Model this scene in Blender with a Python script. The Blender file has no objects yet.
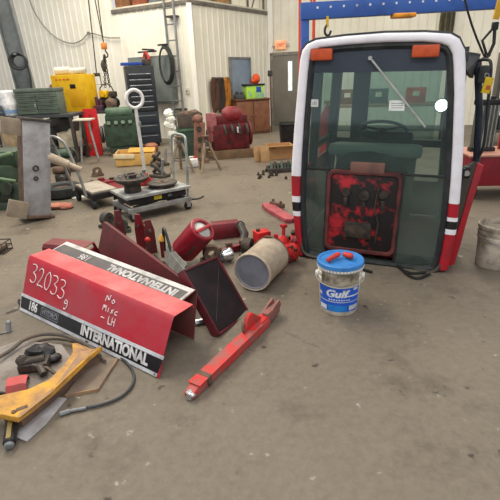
import bpy, bmesh, math, random
from mathutils import Vector, Matrix, Euler
rnd = random.Random(7)
SC = bpy.context.scene
COL = SC.collection
R = math.radians

# ------------------------------------------------------------------ camera, world, light, exposure
EYE = 1.55; PITCH = R(22); ROLL = R(2.4); FPX = 430.0
cam_data = bpy.data.cameras.new('camera'); cam = bpy.data.objects.new('camera', cam_data); COL.objects.link(cam)
Fw = Vector((0, math.cos(PITCH), -math.sin(PITCH))); Rt0 = Vector((1, 0, 0)); Up0 = Rt0.cross(Fw)
Rt = Rt0*math.cos(ROLL) - Up0*math.sin(ROLL); Up = Up0*math.cos(ROLL) + Rt0*math.sin(ROLL)
cam.matrix_world = Matrix(((Rt.x, Up.x, -Fw.x, 0), (Rt.y, Up.y, -Fw.y, 0), (Rt.z, Up.z, -Fw.z, EYE), (0, 0, 0, 1)))
cam_data.sensor_width = 36; cam_data.lens = 36*FPX/500; cam_data.clip_end = 200
SC.camera = cam
W = bpy.data.worlds.new('World'); SC.world = W; W.use_nodes = True
W.node_tree.nodes['Background'].inputs[0].default_value = (0.95, 0.97, 1.0, 1)
W.node_tree.nodes['Background'].inputs[1].default_value = 0.72
def area(name, loc, size, power, col=(1, .97, .92), tgt=None):
    l = bpy.data.lights.new(name, 'AREA'); l.shape = 'RECTANGLE'; l.size, l.size_y = size; l.energy = power; l.color = col
    o = bpy.data.objects.new(name, l); COL.objects.link(o); o.location = loc
    if tgt: o.rotation_euler = (Vector(tgt)-Vector(loc)).to_track_quat('-Z', 'Y').to_euler()
    return o
area('ceiling_strip_light', (-2.5, 5.0, 5.6), (1.2, 5), 340, (1, .90, .72))
area('ceiling_strip_light', (3.5, 7.5, 5.6), (1.2, 5), 300, (1, .91, .76))
area('ceiling_strip_light', (-3.5, 10.5, 5.6), (5, 1.2), 300, (1, .90, .72))
area('ceiling_strip_light', (0.5, -0.5, 5.0), (3, 1.2), 120, (1, .97, .94))
SC.view_settings.view_transform = 'Standard'; SC.view_settings.look = 'None'
SC.view_settings.exposure = 0.0; SC.view_settings.gamma = 1.0; SC.view_settings.use_curve_mapping = False

# ------------------------------------------------------------------ materials
def lin(c): return tuple(((v/255)/12.92 if v/255 <= .04045 else ((v/255+.055)/1.055)**2.4) for v in c) + (1,)
_m = {}
def mat(name, c, rough=.55, metal=0, dirt=None, amt=.5, scale=6, bump=.12, detail=6, spec=.4, emit=0):
    if name in _m: return _m[name]
    m = bpy.data.materials.new(name); m.use_nodes = True; _m[name] = m
    nt = m.node_tree; N = nt.nodes; L = nt.links; b = N['Principled BSDF']
    b.inputs['Roughness'].default_value = rough; b.inputs['Metallic'].default_value = metal
    b.inputs['Specular IOR Level'].default_value = spec
    tc = N.new('ShaderNodeTexCoord'); ns = N.new('ShaderNodeTexNoise'); ns.inputs['Scale'].default_value = scale; ns.inputs['Detail'].default_value = detail
    ns.inputs['Roughness'].default_value = .65
    L.new(tc.outputs['Object'], ns.inputs['Vector'])
    if dirt is None: dirt = tuple(v*.72 for v in c)
    rp = N.new('ShaderNodeValToRGB'); rp.color_ramp.elements[0].position = .62-.42*amt; rp.color_ramp.elements[1].position = .80-.25*amt
    L.new(ns.outputs['Fac'], rp.inputs['Fac'])
    rp.color_ramp.elements[0].color = lin(c); rp.color_ramp.elements[1].color = lin(dirt)
    L.new(rp.outputs['Color'], b.inputs['Base Color'])
    if emit:
        L.new(rp.outputs['Color'], b.inputs['Emission Color']); b.inputs['Emission Strength'].default_value = emit
    if bump:
        n2 = N.new('ShaderNodeTexNoise'); n2.inputs['Scale'].default_value = scale*6; n2.inputs['Detail'].default_value = 4
        L.new(tc.outputs['Object'], n2.inputs['Vector'])
        bp = N.new('ShaderNodeBump'); bp.inputs['Strength'].default_value = bump; bp.inputs['Distance'].default_value = .01
        L.new(n2.outputs['Fac'], bp.inputs['Height']); L.new(bp.outputs['Normal'], b.inputs['Normal'])
    return m
def glass(name, tint, dust, dustamt, refl=.08):
    m = bpy.data.materials.new(name); m.use_nodes = True; nt = m.node_tree; N = nt.nodes; L = nt.links
    N.remove(N['Principled BSDF']); out = N['Material Output']
    t = N.new('ShaderNodeBsdfTransparent'); t.inputs[0].default_value = lin(tint)
    d = N.new('ShaderNodeBsdfDiffuse'); d.inputs[0].default_value = lin(dust)
    g = N.new('ShaderNodeBsdfGlossy'); g.inputs['Roughness'].default_value = .06; g.inputs[0].default_value = (.9, 1, 1, 1)
    tc = N.new('ShaderNodeTexCoord'); ns = N.new('ShaderNodeTexNoise'); ns.inputs['Scale'].default_value = 3; ns.inputs['Detail'].default_value = 5
    L.new(tc.outputs['Object'], ns.inputs['Vector'])
    mr = N.new('ShaderNodeMapRange'); mr.inputs['From Min'].default_value = .3; mr.inputs['From Max'].default_value = .75
    mr.inputs['To Min'].default_value = dustamt*.6; mr.inputs['To Max'].default_value = dustamt*1.5
    L.new(ns.outputs['Fac'], mr.inputs['Value'])
    a = N.new('ShaderNodeMixShader'); L.new(mr.outputs['Result'], a.inputs[0]); L.new(t.outputs[0], a.inputs[1]); L.new(d.outputs[0], a.inputs[2])
    b = N.new('ShaderNodeMixShader'); b.inputs[0].default_value = refl; L.new(a.outputs[0], b.inputs[1]); L.new(g.outputs[0], b.inputs[2])
    L.new(b.outputs[0], out.inputs['Surface']); return m

RED = mat('red_paint', (178, 30, 44), .45, 0, (140, 40, 48), .45, 5)
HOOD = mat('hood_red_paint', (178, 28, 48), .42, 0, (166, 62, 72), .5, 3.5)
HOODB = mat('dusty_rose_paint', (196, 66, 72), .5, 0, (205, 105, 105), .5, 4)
MAROON = mat('maroon_paint', (104, 38, 42), .55, 0, (78, 40, 40), .5, 5)
DKRED = mat('dark_red_paint', (120, 22, 34), .4, 0, (70, 28, 32), .5, 5)
BRIGHT = mat('bright_red_paint', (205, 40, 38), .5, 0, (130, 40, 36), .45, 9)
WORN = mat('worn_red_paint', (200, 52, 50), .5, 0, (136, 98, 92), .5, 14)
PINK = mat('faded_pink_red_paint', (176, 84, 92), .6, 0, (140, 62, 70), .5, 8)
WHITE = mat('white_paint', (242, 241, 248), .4, 0, (226, 224, 230), .4, 5)
BLACK = mat('black_paint', (24, 24, 27), .45, 0, (44, 42, 42), .5, 6)
RUBBER = mat('black_rubber', (36, 40, 42), .7, 0, (58, 60, 60), .5, 8)
STEEL = mat('grey_steel', (138, 142, 146), .5, .3, (108, 106, 104), .5, 5)
DSTEEL = mat('dark_steel', (66, 64, 62), .5, .4, (92, 84, 76), .5, 8)
GALV = mat('galvanised_steel', (164, 166, 164), .45, .4, (128, 128, 124), .5, 8)
GREASE = mat('greasy_iron', (46, 42, 40), .6, .2, (86, 74, 64), .5, 12, .3)
RUST = mat('rusty_iron', (112, 92, 78), .8, .1, (82, 62, 50), .5, 12, .3)
CHROME = mat('chrome', (205, 208, 212), .22, .9, (150, 150, 150), .4, 6, 0)
YEL = mat('yellow_paint', (232, 186, 26), .5, 0, (214, 160, 24), .4, 5)
OLDYEL = mat('chipped_yellow_paint', (222, 164, 44), .6, 0, (138, 104, 78), .62, 7, .3, 8)
GREEN = mat('green_paint', (54, 80, 62), .5, 0, (44, 50, 44), .62, 5, .3)
DGREEN = mat('dark_green_paint', (50, 70, 58), .55, 0, (70, 76, 68), .5, 6)
OLIVE = mat('grey_green_paint', (104, 116, 104), .5, 0, (84, 94, 86), .5, 6)
WOOD = mat('brown_wood', (112, 74, 50), .6, 0, (84, 54, 38), .5, 6)
PALEWOOD = mat('pale_wood', (204, 168, 116), .7, 0, (176, 134, 86), .5, 7)
CARD = mat('cardboard', (190, 148, 100), .8, 0, (168, 126, 84), .5, 5)
BLUE = mat('blue_paint', (36, 76, 176), .5, 0, (28, 60, 140), .4, 4)
LIDBLUE = mat('blue_plastic', (62, 134, 205), .4, 0, (48, 110, 180), .4, 12)
TAN = mat('tan_paint', (186, 170, 150), .6, 0, (156, 140, 122), .5, 9)
WPLAS = mat('white_plastic', (228, 228, 226), .5, 0, (200, 198, 194), .4, 8)
DPLAS = mat('dirty_white_plastic', (206, 198, 184), .55, 0, (120, 106, 90), .5, 10)
ORANGE = mat('orange_plastic', (200, 84, 42), .35, 0, (176, 70, 36), .4, 20)
CHALK = mat('chalk', (232, 222, 224), .9, 0, (222, 190, 192), .4, 30, 0)
GREY = mat('grey_paint', (120, 126, 128), .55, 0, (100, 104, 106), .5, 6)
DGREY = mat('charcoal_paint', (58, 62, 66), .5, 0, (74, 74, 74), .5, 6)
CREAM = mat('cream_paint', (214, 208, 190), .6, 0, (196, 188, 168), .5, 6)

# ------------------------------------------------------------------ mesh builder
def basis(o, x, z=None, y=None):
    x = Vector(x).normalized()
    if y is not None:
        y = Vector(y); z = x.cross(y).normalized(); y = z.cross(x)
    else:
        z = Vector(z or (0, 0, 1)); y = z.cross(x).normalized(); z = x.cross(y)
    return Matrix(((x.x, y.x, z.x, o[0]), (x.y, y.y, z.y, o[1]), (x.z, y.z, z.z, o[2]), (0, 0, 0, 1)))
def TR(loc=(0, 0, 0), rot=(0, 0, 0)): return Matrix.Translation(Vector(loc)) @ Euler([R(a) for a in rot]).to_matrix().to_4x4()
class MB:
    def __init__(s): s.bm = bmesh.new(); s.M = Matrix.Identity(4)
    def _fin(s, vs, mi=0, M=None):
        T = s.M @ M if M is not None else s.M
        fs = set()
        for v in vs:
            v.co = T @ v.co
            for f in v.link_faces: fs.add(f)
        for f in fs: f.material_index = mi
        return s
    def raw(s, verts, faces, mi=0, M=None):
        vs = [s.bm.verts.new(v) for v in verts]
        for f in faces:
            try: s.bm.faces.new([vs[i] for i in f])
            except ValueError: pass
        return s._fin(vs, mi, M)
    def box(s, c, d, rot=(0, 0, 0), bev=.004, mi=0, M=None, taper=1):
        r = bmesh.ops.create_cube(s.bm, size=1); vs = r['verts']
        for v in vs:
            t = taper if v.co.z > 0 else 1
            v.co = Vector((v.co.x*d[0]*t, v.co.y*d[1]*t, v.co.z*d[2]))
        if bev and min(d) > bev*2.2:
            es = list({e for v in vs for e in v.link_edges})
            q = bmesh.ops.bevel(s.bm, geom=es, offset=bev, segments=2, affect='EDGES', profile=.6)
            vs = list({v for f in q['faces'] for v in f.verts} | {v for v in vs if v.is_valid})
        T = TR(c, rot)
        return s._fin(vs, mi, (M @ T) if M is not None else T)
    def cyl(s, a, b, r0, r1=None, n=16, mi=0, M=None, bev=0):
        a, b = Vector(a), Vector(b); r1 = r0 if r1 is None else r1; d = (b-a); h = d.length
        pr = [(0, 0), (r0, 0), (r1, h), (0, h)] if not bev else [(0, 0), (r0-bev, 0), (r0, bev), (r1, h-bev), (r1-bev, h), (0, h)]
        q = d.to_track_quat('Z', 'Y').to_matrix().to_4x4(); T = Matrix.Translation(a) @ q
        return s.lathe(pr, n, mi, (M @ T) if M is not None else T)
    def lathe(s, prof, n=24, mi=0, M=None, a0=0, a1=2*math.pi):
        full = abs(a1-a0) > 6.28; k = n if full else n+1; rings = []
        for (r, z) in prof:
            if abs(r) < 1e-6: rings.append([s.bm.verts.new((0, 0, z))])
            else: rings.append([s.bm.verts.new((r*math.cos(a0+(a1-a0)*i/n), r*math.sin(a0+(a1-a0)*i/n), z)) for i in range(k)])
        for A, B in zip(rings, rings[1:]):
            for i in range(n):
                j = (i+1) % k
                if len(A) == 1 and len(B) == 1: continue
                try:
                    if len(A) == 1: s.bm.faces.new((A[0], B[j], B[i]))
                    elif len(B) == 1: s.bm.faces.new((A[i], A[j], B[0]))
                    else: s.bm.faces.new((A[i], A[j], B[j], B[i]))
                except ValueError: pass
        return s._fin([v for r_ in rings for v in r_], mi, M)
    def tube(s, pts, r, n=8, closed=False, mi=0, M=None, smooth=0):
        P = [Vector(p) for p in pts]
        for _ in range(smooth):
            Q = []
            m = len(P)
            for i in range(m if closed else m-1):
                a, b = P[i], P[(i+1) % m]; Q += [a*.75+b*.25, a*.25+b*.75]
            P = Q if closed else [P[0]]+Q+[P[-1]]
        m = len(P); rings = []; up = None
        for i, p in enumerate(P):
            if closed: t = P[(i+1) % m]-P[i-1]
            else: t = P[min(i+1, m-1)]-P[max(i-1, 0)]
            if t.length < 1e-9: t = Vector((0, 0, 1))
            t.normalize()
            if up is None: up = Vector((0, 0, 1)) if abs(t.z) < .9 else Vector((1, 0, 0))
            x = up.cross(t)
            if x.length < 1e-6: x = Vector((1, 0, 0)).cross(t)
            x.normalize(); y = t.cross(x).normalized(); up = y
            rr = r[i*len(r)//m] if isinstance(r, (list, tuple)) else r
            rings.append([s.bm.verts.new(p+x*rr*math.cos(2*math.pi*k/n)+y*rr*math.sin(2*math.pi*k/n)) for k in range(n)])
        for i in range(m if closed else m-1):
            A, B = rings[i], rings[(i+1) % m]
            for k in range(n): s.bm.faces.new((A[k], A[(k+1) % n], B[(k+1) % n], B[k]))
        if not closed: s.bm.faces.new(rings[0][::-1]); s.bm.faces.new(rings[-1])
        return s._fin([v for q in rings for v in q], mi, M)
    def prism(s, poly, t, mi=0, M=None, bev=0):
        """polygon in local XY, thickness t along Z (from 0 to t)"""
        n = len(poly); a = [s.bm.verts.new((x, y, 0)) for x, y in poly]; b = [s.bm.verts.new((x, y, t)) for x, y in poly]
        f0 = s.bm.faces.new(a[::-1]); f1 = s.bm.faces.new(b)
        for i in range(n): s.bm.faces.new((a[i], a[(i+1) % n], b[(i+1) % n], b[i]))
        vs = a+b
        if bev:
            es = list(set(f0.edges) | set(f1.edges)); q = bmesh.ops.bevel(s.bm, geom=es, offset=bev, segments=2, affect='EDGES', profile=.6)
            vs = list({v for f in q['faces'] for v in f.verts} | {v for v in vs if v.is_valid})
        return s._fin(vs, mi, M)
    def sheet(s, prof, L, t=.004, mi=0, M=None, seg=1, jit=0):
        """a bent sheet: profile polyline in local YZ, run along X for L, thickness t"""
        P = [Vector((0, y, z)) for y, z in prof]; n = len(P); nor = []
        for i in range(n):
            d = P[min(i+1, n-1)]-P[max(i-1, 0)]; nor.append(Vector((0, -d.z, d.y)).normalized())
        Q = P + [p+q*t for p, q in zip(P[::-1], nor[::-1])]; k = len(Q); rings = []
        for a in range(seg+1):
            dz = rnd.uniform(-jit, jit) if jit else 0
            rings.append([s.bm.verts.new((L*a/seg, q.y+dz, q.z+dz)) for q in Q])
        for A, B in zip(rings, rings[1:]):
            for i in range(k): s.bm.faces.new((A[i], A[(i+1) % k], B[(i+1) % k], B[i]))
        for rg, fl in ((rings[0], 1), (rings[-1], 0)):
            for i in range(n-1):
                q = [rg[i], rg[i+1], rg[k-2-i], rg[k-1-i]]
                s.bm.faces.new(q if fl else q[::-1])
        return s._fin([v for r_ in rings for v in r_], mi, M)
    def ball(s, c, r, mi=0, M=None, u=16, v=10, jit=0):
        q = bmesh.ops.create_uvsphere(s.bm, u_segments=u, v_segments=v, radius=1); r = r if hasattr(r, '__len__') else (r, r, r)
        for x in q['verts']:
            j = 1+(rnd.uniform(-jit, jit) if jit else 0)
            x.co = Vector((x.co.x*r[0]*j, x.co.y*r[1]*j, x.co.z*r[2]*j))
        T = TR(c); return s._fin(q['verts'], mi, (M @ T) if M is not None else T)
    def torus(s, c, R1, r, n=32, k=8, mi=0, M=None, rot=(0, 0, 0), a0=0, a1=360):
        full = a1-a0 >= 360; m = n if full else n+1
        pts = [(R1*math.cos(R(a0+(a1-a0)*i/n)), R1*math.sin(R(a0+(a1-a0)*i/n)), 0) for i in range(m)]
        T = TR(c, rot); return s.tube(pts, r, k, full, mi, (M @ T) if M is not None else T)
def P(name, mb, m, parent=None, loc=None, rot=None, angle=38, mw=None):
    me = bpy.data.meshes.new(name); bmesh.ops.recalc_face_normals(mb.bm, faces=mb.bm.faces[:]); mb.bm.to_mesh(me); mb.bm.free()
    for q in (m if isinstance(m, (list, tuple)) else [m]): me.materials.append(q)
    me.polygons.foreach_set('use_smooth', [True]*len(me.polygons)); me.set_sharp_from_angle(angle=R(angle))
    o = bpy.data.objects.new(name, me); COL.objects.link(o)
    if parent: o.parent = parent
    if loc: o.location = loc
    if rot: o.rotation_euler = [R(a) for a in rot]
    if mw is not None: o.matrix_local = mw
    return o
def tag(o, label, cat, group=None, kind=None):
    o['label'] = label; o['category'] = cat
    if group: o['group'] = group
    if kind: o['kind'] = kind
    return o
def thing(name, label, cat, loc=(0, 0, 0), rz=0, group=None, rot=None):
    o = bpy.data.objects.new(name, None); COL.objects.link(o); o.location = loc; o.empty_display_size = .1
    o.rotation_euler = [R(a) for a in rot] if rot else (0, 0, R(rz))
    return tag(o, label, cat, group)
def struct(name, mb, m):
    o = P(name, mb, m); o['kind'] = 'structure'; return o
def copy_tree(o, parent=None):
    c = o.copy(); COL.objects.link(c); c.parent = parent
    for ch in list(o.children): copy_tree(ch, c)
    return c
def ground(x, y, z=0.0):
    """the point of the floor (or of height z) that stands at this place of the 500 x 500 frame"""
    d = Fw + Rt*((x-250)/FPX) + Up*((250-y)/FPX); t = (z-EYE)/d.z
    return Vector((0, 0, EYE)) + d*t
def deep(x, y, Y):
    d = Fw + Rt*((x-250)/FPX) + Up*((250-y)/FPX); return Vector((0, 0, EYE)) + d*(Y/d.y)
def lettering(name, s, size, m, parent, M, bold=0, align='CENTER', shear=0, depth=.0006, sx=1):
    cu = bpy.data.curves.new('t', 'FONT'); cu.body = s; cu.size = size; cu.align_x = align; cu.align_y = 'CENTER'; cu.extrude = depth; cu.offset = bold; cu.shear = shear
    t = bpy.data.objects.new('t', cu); COL.objects.link(t); dg = bpy.context.evaluated_depsgraph_get()
    me = bpy.data.meshes.new_from_object(t.evaluated_get(dg)); COL.objects.unlink(t); bpy.data.objects.remove(t)
    me.materials.clear(); me.materials.append(m)
    o = bpy.data.objects.new(name, me); COL.objects.link(o); o.parent = parent; o.matrix_local = M @ Matrix.Diagonal((sx, 1, 1, 1)); return o
def slab(mb, pts, t, mi=0):
    """a plate: 4+ corner points in space, given thickness"""
    pts = [Vector(p) for p in pts]; n = (pts[1]-pts[0]).cross(pts[2]-pts[0]).normalized()*t; k = len(pts)
    mb.raw([tuple(p) for p in pts]+[tuple(p+n) for p in pts], [tuple(range(k))[::-1], tuple(range(k, 2*k))]+[(i, (i+1) % k, (i+1) % k+k, i+k) for i in range(k)], mi)

# ------------------------------------------------------------------ the setting
def floor_mat():
    m = bpy.data.materials.new('stained_concrete'); m.use_nodes = True; nt = m.node_tree; N = nt.nodes; L = nt.links; b = N['Principled BSDF']
    tc = N.new('ShaderNodeTexCoord')
    def noise(sc, det=8, ro=.6):
        n = N.new('ShaderNodeTexNoise'); n.inputs['Scale'].default_value = sc; n.inputs['Detail'].default_value = det; n.inputs['Roughness'].default_value = ro
        L.new(tc.outputs['Object'], n.inputs['Vector']); return n
    def ramp(src, p0, c0, p1, c1):
        r = N.new('ShaderNodeValToRGB'); e = r.color_ramp.elements; e[0].position = p0; e[0].color = c0; e[1].position = p1; e[1].color = c1
        L.new(src.outputs['Fac'], r.inputs['Fac']); return r
    def mix(a, bb, f, mode='MIX'):
        x = N.new('ShaderNodeMix'); x.data_type = 'RGBA'; x.blend_type = mode
        L.new(a, x.inputs[6]); L.new(bb, x.inputs[7])
        if isinstance(f, float): x.inputs[0].default_value = f
        else: L.new(f, x.inputs[0])
        return x.outputs[2]
    base = ramp(noise(.55, 9, .55), .3, lin((100, 92, 81)), .7, lin((127, 116, 101)))
    fine = ramp(noise(22, 9, .8), .25, lin((74, 67, 59)), .75, lin((146, 136, 121)))
    c = mix(base.outputs['Color'], fine.outputs['Color'], .38)
    st = ramp(noise(1.7, 9, .72), .52, (0, 0, 0, 1), .78, (1, 1, 1, 1))
    dk = N.new('ShaderNodeRGB'); dk.outputs[0].default_value = lin((72, 64, 56))
    c = mix(c, dk.outputs[0], mix(st.outputs['Color'], st.outputs['Color'], 0.0))
    v = N.new('ShaderNodeTexNoise'); v.inputs['Scale'].default_value = 7; v.inputs['Detail'].default_value = 7; L.new(tc.outputs['Object'], v.inputs['Vector'])
    sp = ramp(v, .66, (0, 0, 0, 1), .72, (1, 1, 1, 1)); oil = N.new('ShaderNodeRGB'); oil.outputs[0].default_value = lin((56, 50, 45))
    c = mix(c, oil.outputs[0], sp.outputs['Color'])
    v2 = noise(11, 4, .5); sp2 = ramp(v2, .68, (0, 0, 0, 1), .74, (1, 1, 1, 1)); lt = N.new('ShaderNodeRGB'); lt.outputs[0].default_value = lin((160, 154, 144))
    c = mix(c, lt.outputs[0], sp2.outputs['Color'])
    L.new(c, b.inputs['Base Color']); b.inputs['Roughness'].default_value = .6; b.inputs['Specular IOR Level'].default_value = .3
    bp = N.new('ShaderNodeBump'); bp.inputs['Strength'].default_value = .15; bp.inputs['Distance'].default_value = .01
    L.new(fine.outputs['Color'], bp.inputs['Height']); L.new(bp.outputs['Normal'], b.inputs['Normal'])
    return m
mb = MB(); mb.box((0, 9, -.05), (34, 30, .1), bev=0); struct('floor', mb, floor_mat())
crk = mat('dark_stain', (104, 94, 84), .8, 0, (122, 112, 100), .5, 9, 0)
mb = MB(); p, q = ground(284, 331, .0015), ground(319, 347, .0015); d_ = (q-p); n_ = Vector((-d_.y, d_.x, 0)).normalized()
for i in range(9):
    a = p+d_*i/9; b = p+d_*(i+1)/9; w0, w1 = .012*math.sin(math.pi*(i+.2)/9.4)+.002, .012*math.sin(math.pi*(i+1.2)/9.4)+.002
    mb.raw([a-n_*w0, b-n_*w1, b+n_*w1, a+n_*w0], [(0, 1, 2, 3)])
struct('trim_1', mb, crk)

def ribbed(mb, a, b, z0, z1, rib=.23, d=.022, t=.06):
    """ribbed metal cladding from plan point a to plan point b, ribs standing out on the left of a->b reversed"""
    a, b = Vector((a[0], a[1], 0)), Vector((b[0], b[1], 0)); u = (b-a).normalized(); L_ = (b-a).length; n = Vector((u.y, -u.x, 0))
    pts = []; x = 0
    while x < L_:
        for dx, o in ((0, 0), (rib*.68, 0), (rib*.74, d), (rib*.84, d), (rib*.9, 0)):
            if x+dx <= L_: pts.append(a+u*(x+dx)+n*o)
        x += rib
    pts.append(b)
    V = []; Fc = []; m = len(pts)
    for p in pts: V += [(p.x, p.y, z0), (p.x, p.y, z1)]
    for p in pts: q = p-n*t if False else p; 
    back = [(a-n*t), (b-n*t)]
    for p in back: V += [(p.x, p.y, z0), (p.x, p.y, z1)]
    for i in range(m-1): Fc.append((2*i, 2*i+2, 2*i+3, 2*i+1))
    k = 2*m; Fc.append((k, k+1, k+3, k+2)); Fc.append((0, 1, k+1, k)); Fc.append((2*m-2, 2*m-1, k+3, k+2))
    mb.raw(V, Fc)
WALL = mat('white_ribbed_metal', (240, 237, 226), .5, 0, (228, 224, 210), .5, 1.2, .02)
WALL2 = mat('cream_ribbed_metal', (232, 228, 212), .5, 0, (220, 215, 197), .5, 1.2, .02)
corner = Vector((-1.25, 12.0, 0)); lf = Vector((-.878, .479, 0)); rf = Vector((.60, .80, 0)); inner = corner + rf*3.5
H1 = 3.26
zl = corner + lf*2.5
mb = MB(); ribbed(mb, zl, corner, 0, H1); struct('wall_front', mb, WALL)
mb = MB(); far = corner+lf*16; ribbed(mb, far, zl, 0, 7.5); struct('wall_left', mb, WALL)
mb = MB(); ribbed(mb, corner, inner, 0, H1); struct('wall_side', mb, WALL2)
rw = Vector((.94, -.341, 0)); rend = inner + rw*14
mb = MB(); ribbed(mb, inner, rend, 0, 7.5); struct('wall_back', mb, WALL2)
# upper wall behind the mezzanine, the mezzanine floor and the corner flashings
mb = MB(); back = zl + rf*3.4; ribbed(mb, zl+rf*.2, back, H1, 7.5); ribbed(mb, back, inner-rf*.05, H1, 7.5); struct('wall_upper', mb, WALL2)
mb = MB(); mb.prism([(p.x, p.y) for p in (corner+(-lf+Vector((0, -.3, 0)))*.02, inner, back, zl)], .12, M=Matrix.Translation((0, 0, H1))); struct('trim_2', mb, CREAM)
mb = MB(); mb.box((corner.x+.01, corner.y-.03, H1/2), (.12, .06, H1)); struct('trim_3', mb, mat('white_flashing', (240, 237, 228), .5, 0, (228, 224, 214), .4, 2, 0))
mb = MB(); mb.box((inner.x+.05, inner.y-.05, 3.7), (.16, .1, 7.4)); struct('trim_4', mb, mat('white_flashing', (1, 1, 1)))
cdir = (corner+lf*1.25); 
mb = MB(); fe = basis((zl.x, zl.y, H1), -lf)
mb.box((1.25, -.02, .03), (2.5, .05, .09), M=fe); fe2 = basis((corner.x, corner.y, H1), rf); mb.box((1.72, -.02, .03), (3.5, .05, .09), M=fe2)
struct('trim_5', mb, mat('grey_edge_angle', (118, 112, 104), .6))

# steel building column at the far left, leaning as a tapered frame leg
col = basis((-4.62, 10.0, 0), (.98, .2, 0))
mb = MB(); c0, c1 = -.02, -.24
for off in (-.16, .16):
    mb.raw([(off-.012+0, -.12, 0), (off+.012, -.12, 0), (off+.012, .12, 0), (off-.012, .12, 0), (off-.3, -.12, 6), (off-.276, -.12, 6), (off-.276, .12, 6), (off-.3, .12, 6)],
           [(0, 1, 2, 3), (4, 5, 6, 7), (0, 1, 5, 4), (1, 2, 6, 5), (2, 3, 7, 6), (3, 0, 4, 7)], M=col)
mb.raw([(-.15, -.01, 0), (.15, -.01, 0), (.15, .01, 0), (-.15, .01, 0), (-.42, -.01, 6), (-.14, -.01, 6), (-.14, .01, 6), (-.42, .01, 6)],
       [(0, 1, 2, 3), (4, 5, 6, 7), (0, 1, 5, 4), (1, 2, 6, 5), (2, 3, 7, 6), (3, 0, 4, 7)], M=col)
o = struct('trim_6', mb, GREY)

# window and door
def on(face_o, d, t, z, out=0):
    n = Vector((d.y, -d.x, 0)); p = face_o + d*t + n*out; return Vector((p.x, p.y, z))
wf = basis((corner.x, corner.y, 0), rf)   # local x along the face, -y out of it
PANE = mat('window_pane', (128, 146, 168), .1, 0, (108, 124, 146), .5, 1.5, 0, spec=.8)
def plan_t(px):   # where the sight line of a column of the frame meets the office side face
    d = Fw + Rt*((px-250)/FPX) + Up*((250-80)/FPX); den = d.x*rf.y-d.y*rf.x
    return (d.x*(0-corner.y)-d.y*(0-corner.x))/den*-1 if den else 0
def face_t(px, py, o, d):
    s = Fw + Rt*((px-250)/FPX) + Up*((250-py)/FPX)
    # s*k = o + d*t in plan
    det = s.x*(-d.y)+s.y*d.x; k = (o.x*(-d.y)+o.y*d.x)/det; t = (s.x*o.y-s.y*o.x)/(-1*(s.x*d.y-s.y*d.x)) if False else ((s.x*k-o.x)*d.x+(s.y*k-o.y)*d.y)
    return t, EYE+s.z*k
w0, wz1 = face_t(228, 57, corner, rf); w1, _ = face_t(249, 60, corner, rf); _, wz0 = face_t(229, 101, corner, rf)
mb = MB(); q = .05
for (a, b, c, d_) in ((w0, w1, wz1-q, wz1), (w0, w1, wz0, wz0+q), (w0, w0+q, wz0, wz1), (w1-q, w1, wz0, wz1)):
    mb.box(((a+b)/2, -.04, (c+d_)/2), (b-a, .07, d_-c), M=wf)
win = struct('window_1', mb, mat('grey_window_frame', (128, 128, 124), .5))
mb = MB(); mb.box(((w0+w1)/2, -.03, (wz0+wz1)/2), (w1-w0-.08, .03, wz1-wz0-.08), bev=0, M=wf); P('window_pane', mb, PANE, win)
df = basis((inner.x, inner.y, 0), rw)
dz = 2.1; d0, d1 = .14, 1.12
mb = MB()
mb.box(((d0+d1)/2, -.045, dz/2), (d1-d0, .05, dz), M=df); dr = struct('door_1', mb, mat('grey_brown_door', (122, 118, 108), .5, 0, (112, 108, 98), .5, 2, .02))
mb = MB()
for a in (d0-.04, d1+.04): mb.box((a, -.05, dz/2+.03), (.09, .08, dz+.06), M=df)
mb.box(((d0+d1)/2, -.05, dz+.05), (d1-d0+.17, .08, .09), M=df); P('door_frame', mb, mat('door_frame_paint', (138, 134, 124), .5), dr)
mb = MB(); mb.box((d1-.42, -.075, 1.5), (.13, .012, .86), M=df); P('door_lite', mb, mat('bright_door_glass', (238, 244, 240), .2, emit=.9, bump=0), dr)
mb = MB(); mb.cyl((d1-.1, -.07, 1.0), (d1-.1, -.15, 1.0), .025, M=df); mb.box((d1-.15, -.14, 1.0), (.12, .02, .025), M=df); P('door_handle', mb, CHROME, dr)
# exit sign
t = thing('exit_sign', 'small lit orange exit sign on the wall above the grey door', 'sign', tuple(df @ Vector((.40, -.03, 2.40))), 0)
t.rotation_euler = df.to_euler()
mb = MB(); mb.box((0, -.03, 0), (.34, .06, .24)); P('sign_box', mb, mat('exit_orange', (250, 178, 132), .4, emit=.5, bump=0), t)
EXR = mat('exit_letters', (226, 104, 60), .4, emit=.4, bump=0)
lettering('lettering', 'EXIT', .12, EXR, t, basis((0, -.0625, 0), (1, 0, 0), (0, -1, 0)), .003)
mb = MB()
for s in (-1, 1):
    mb = MB(); mb.cyl((s*.19, -.03, .0), (s*.24, -.07, .0), .035, .045, 14); P('emergency_lamp', mb, CREAM, t)

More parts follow.
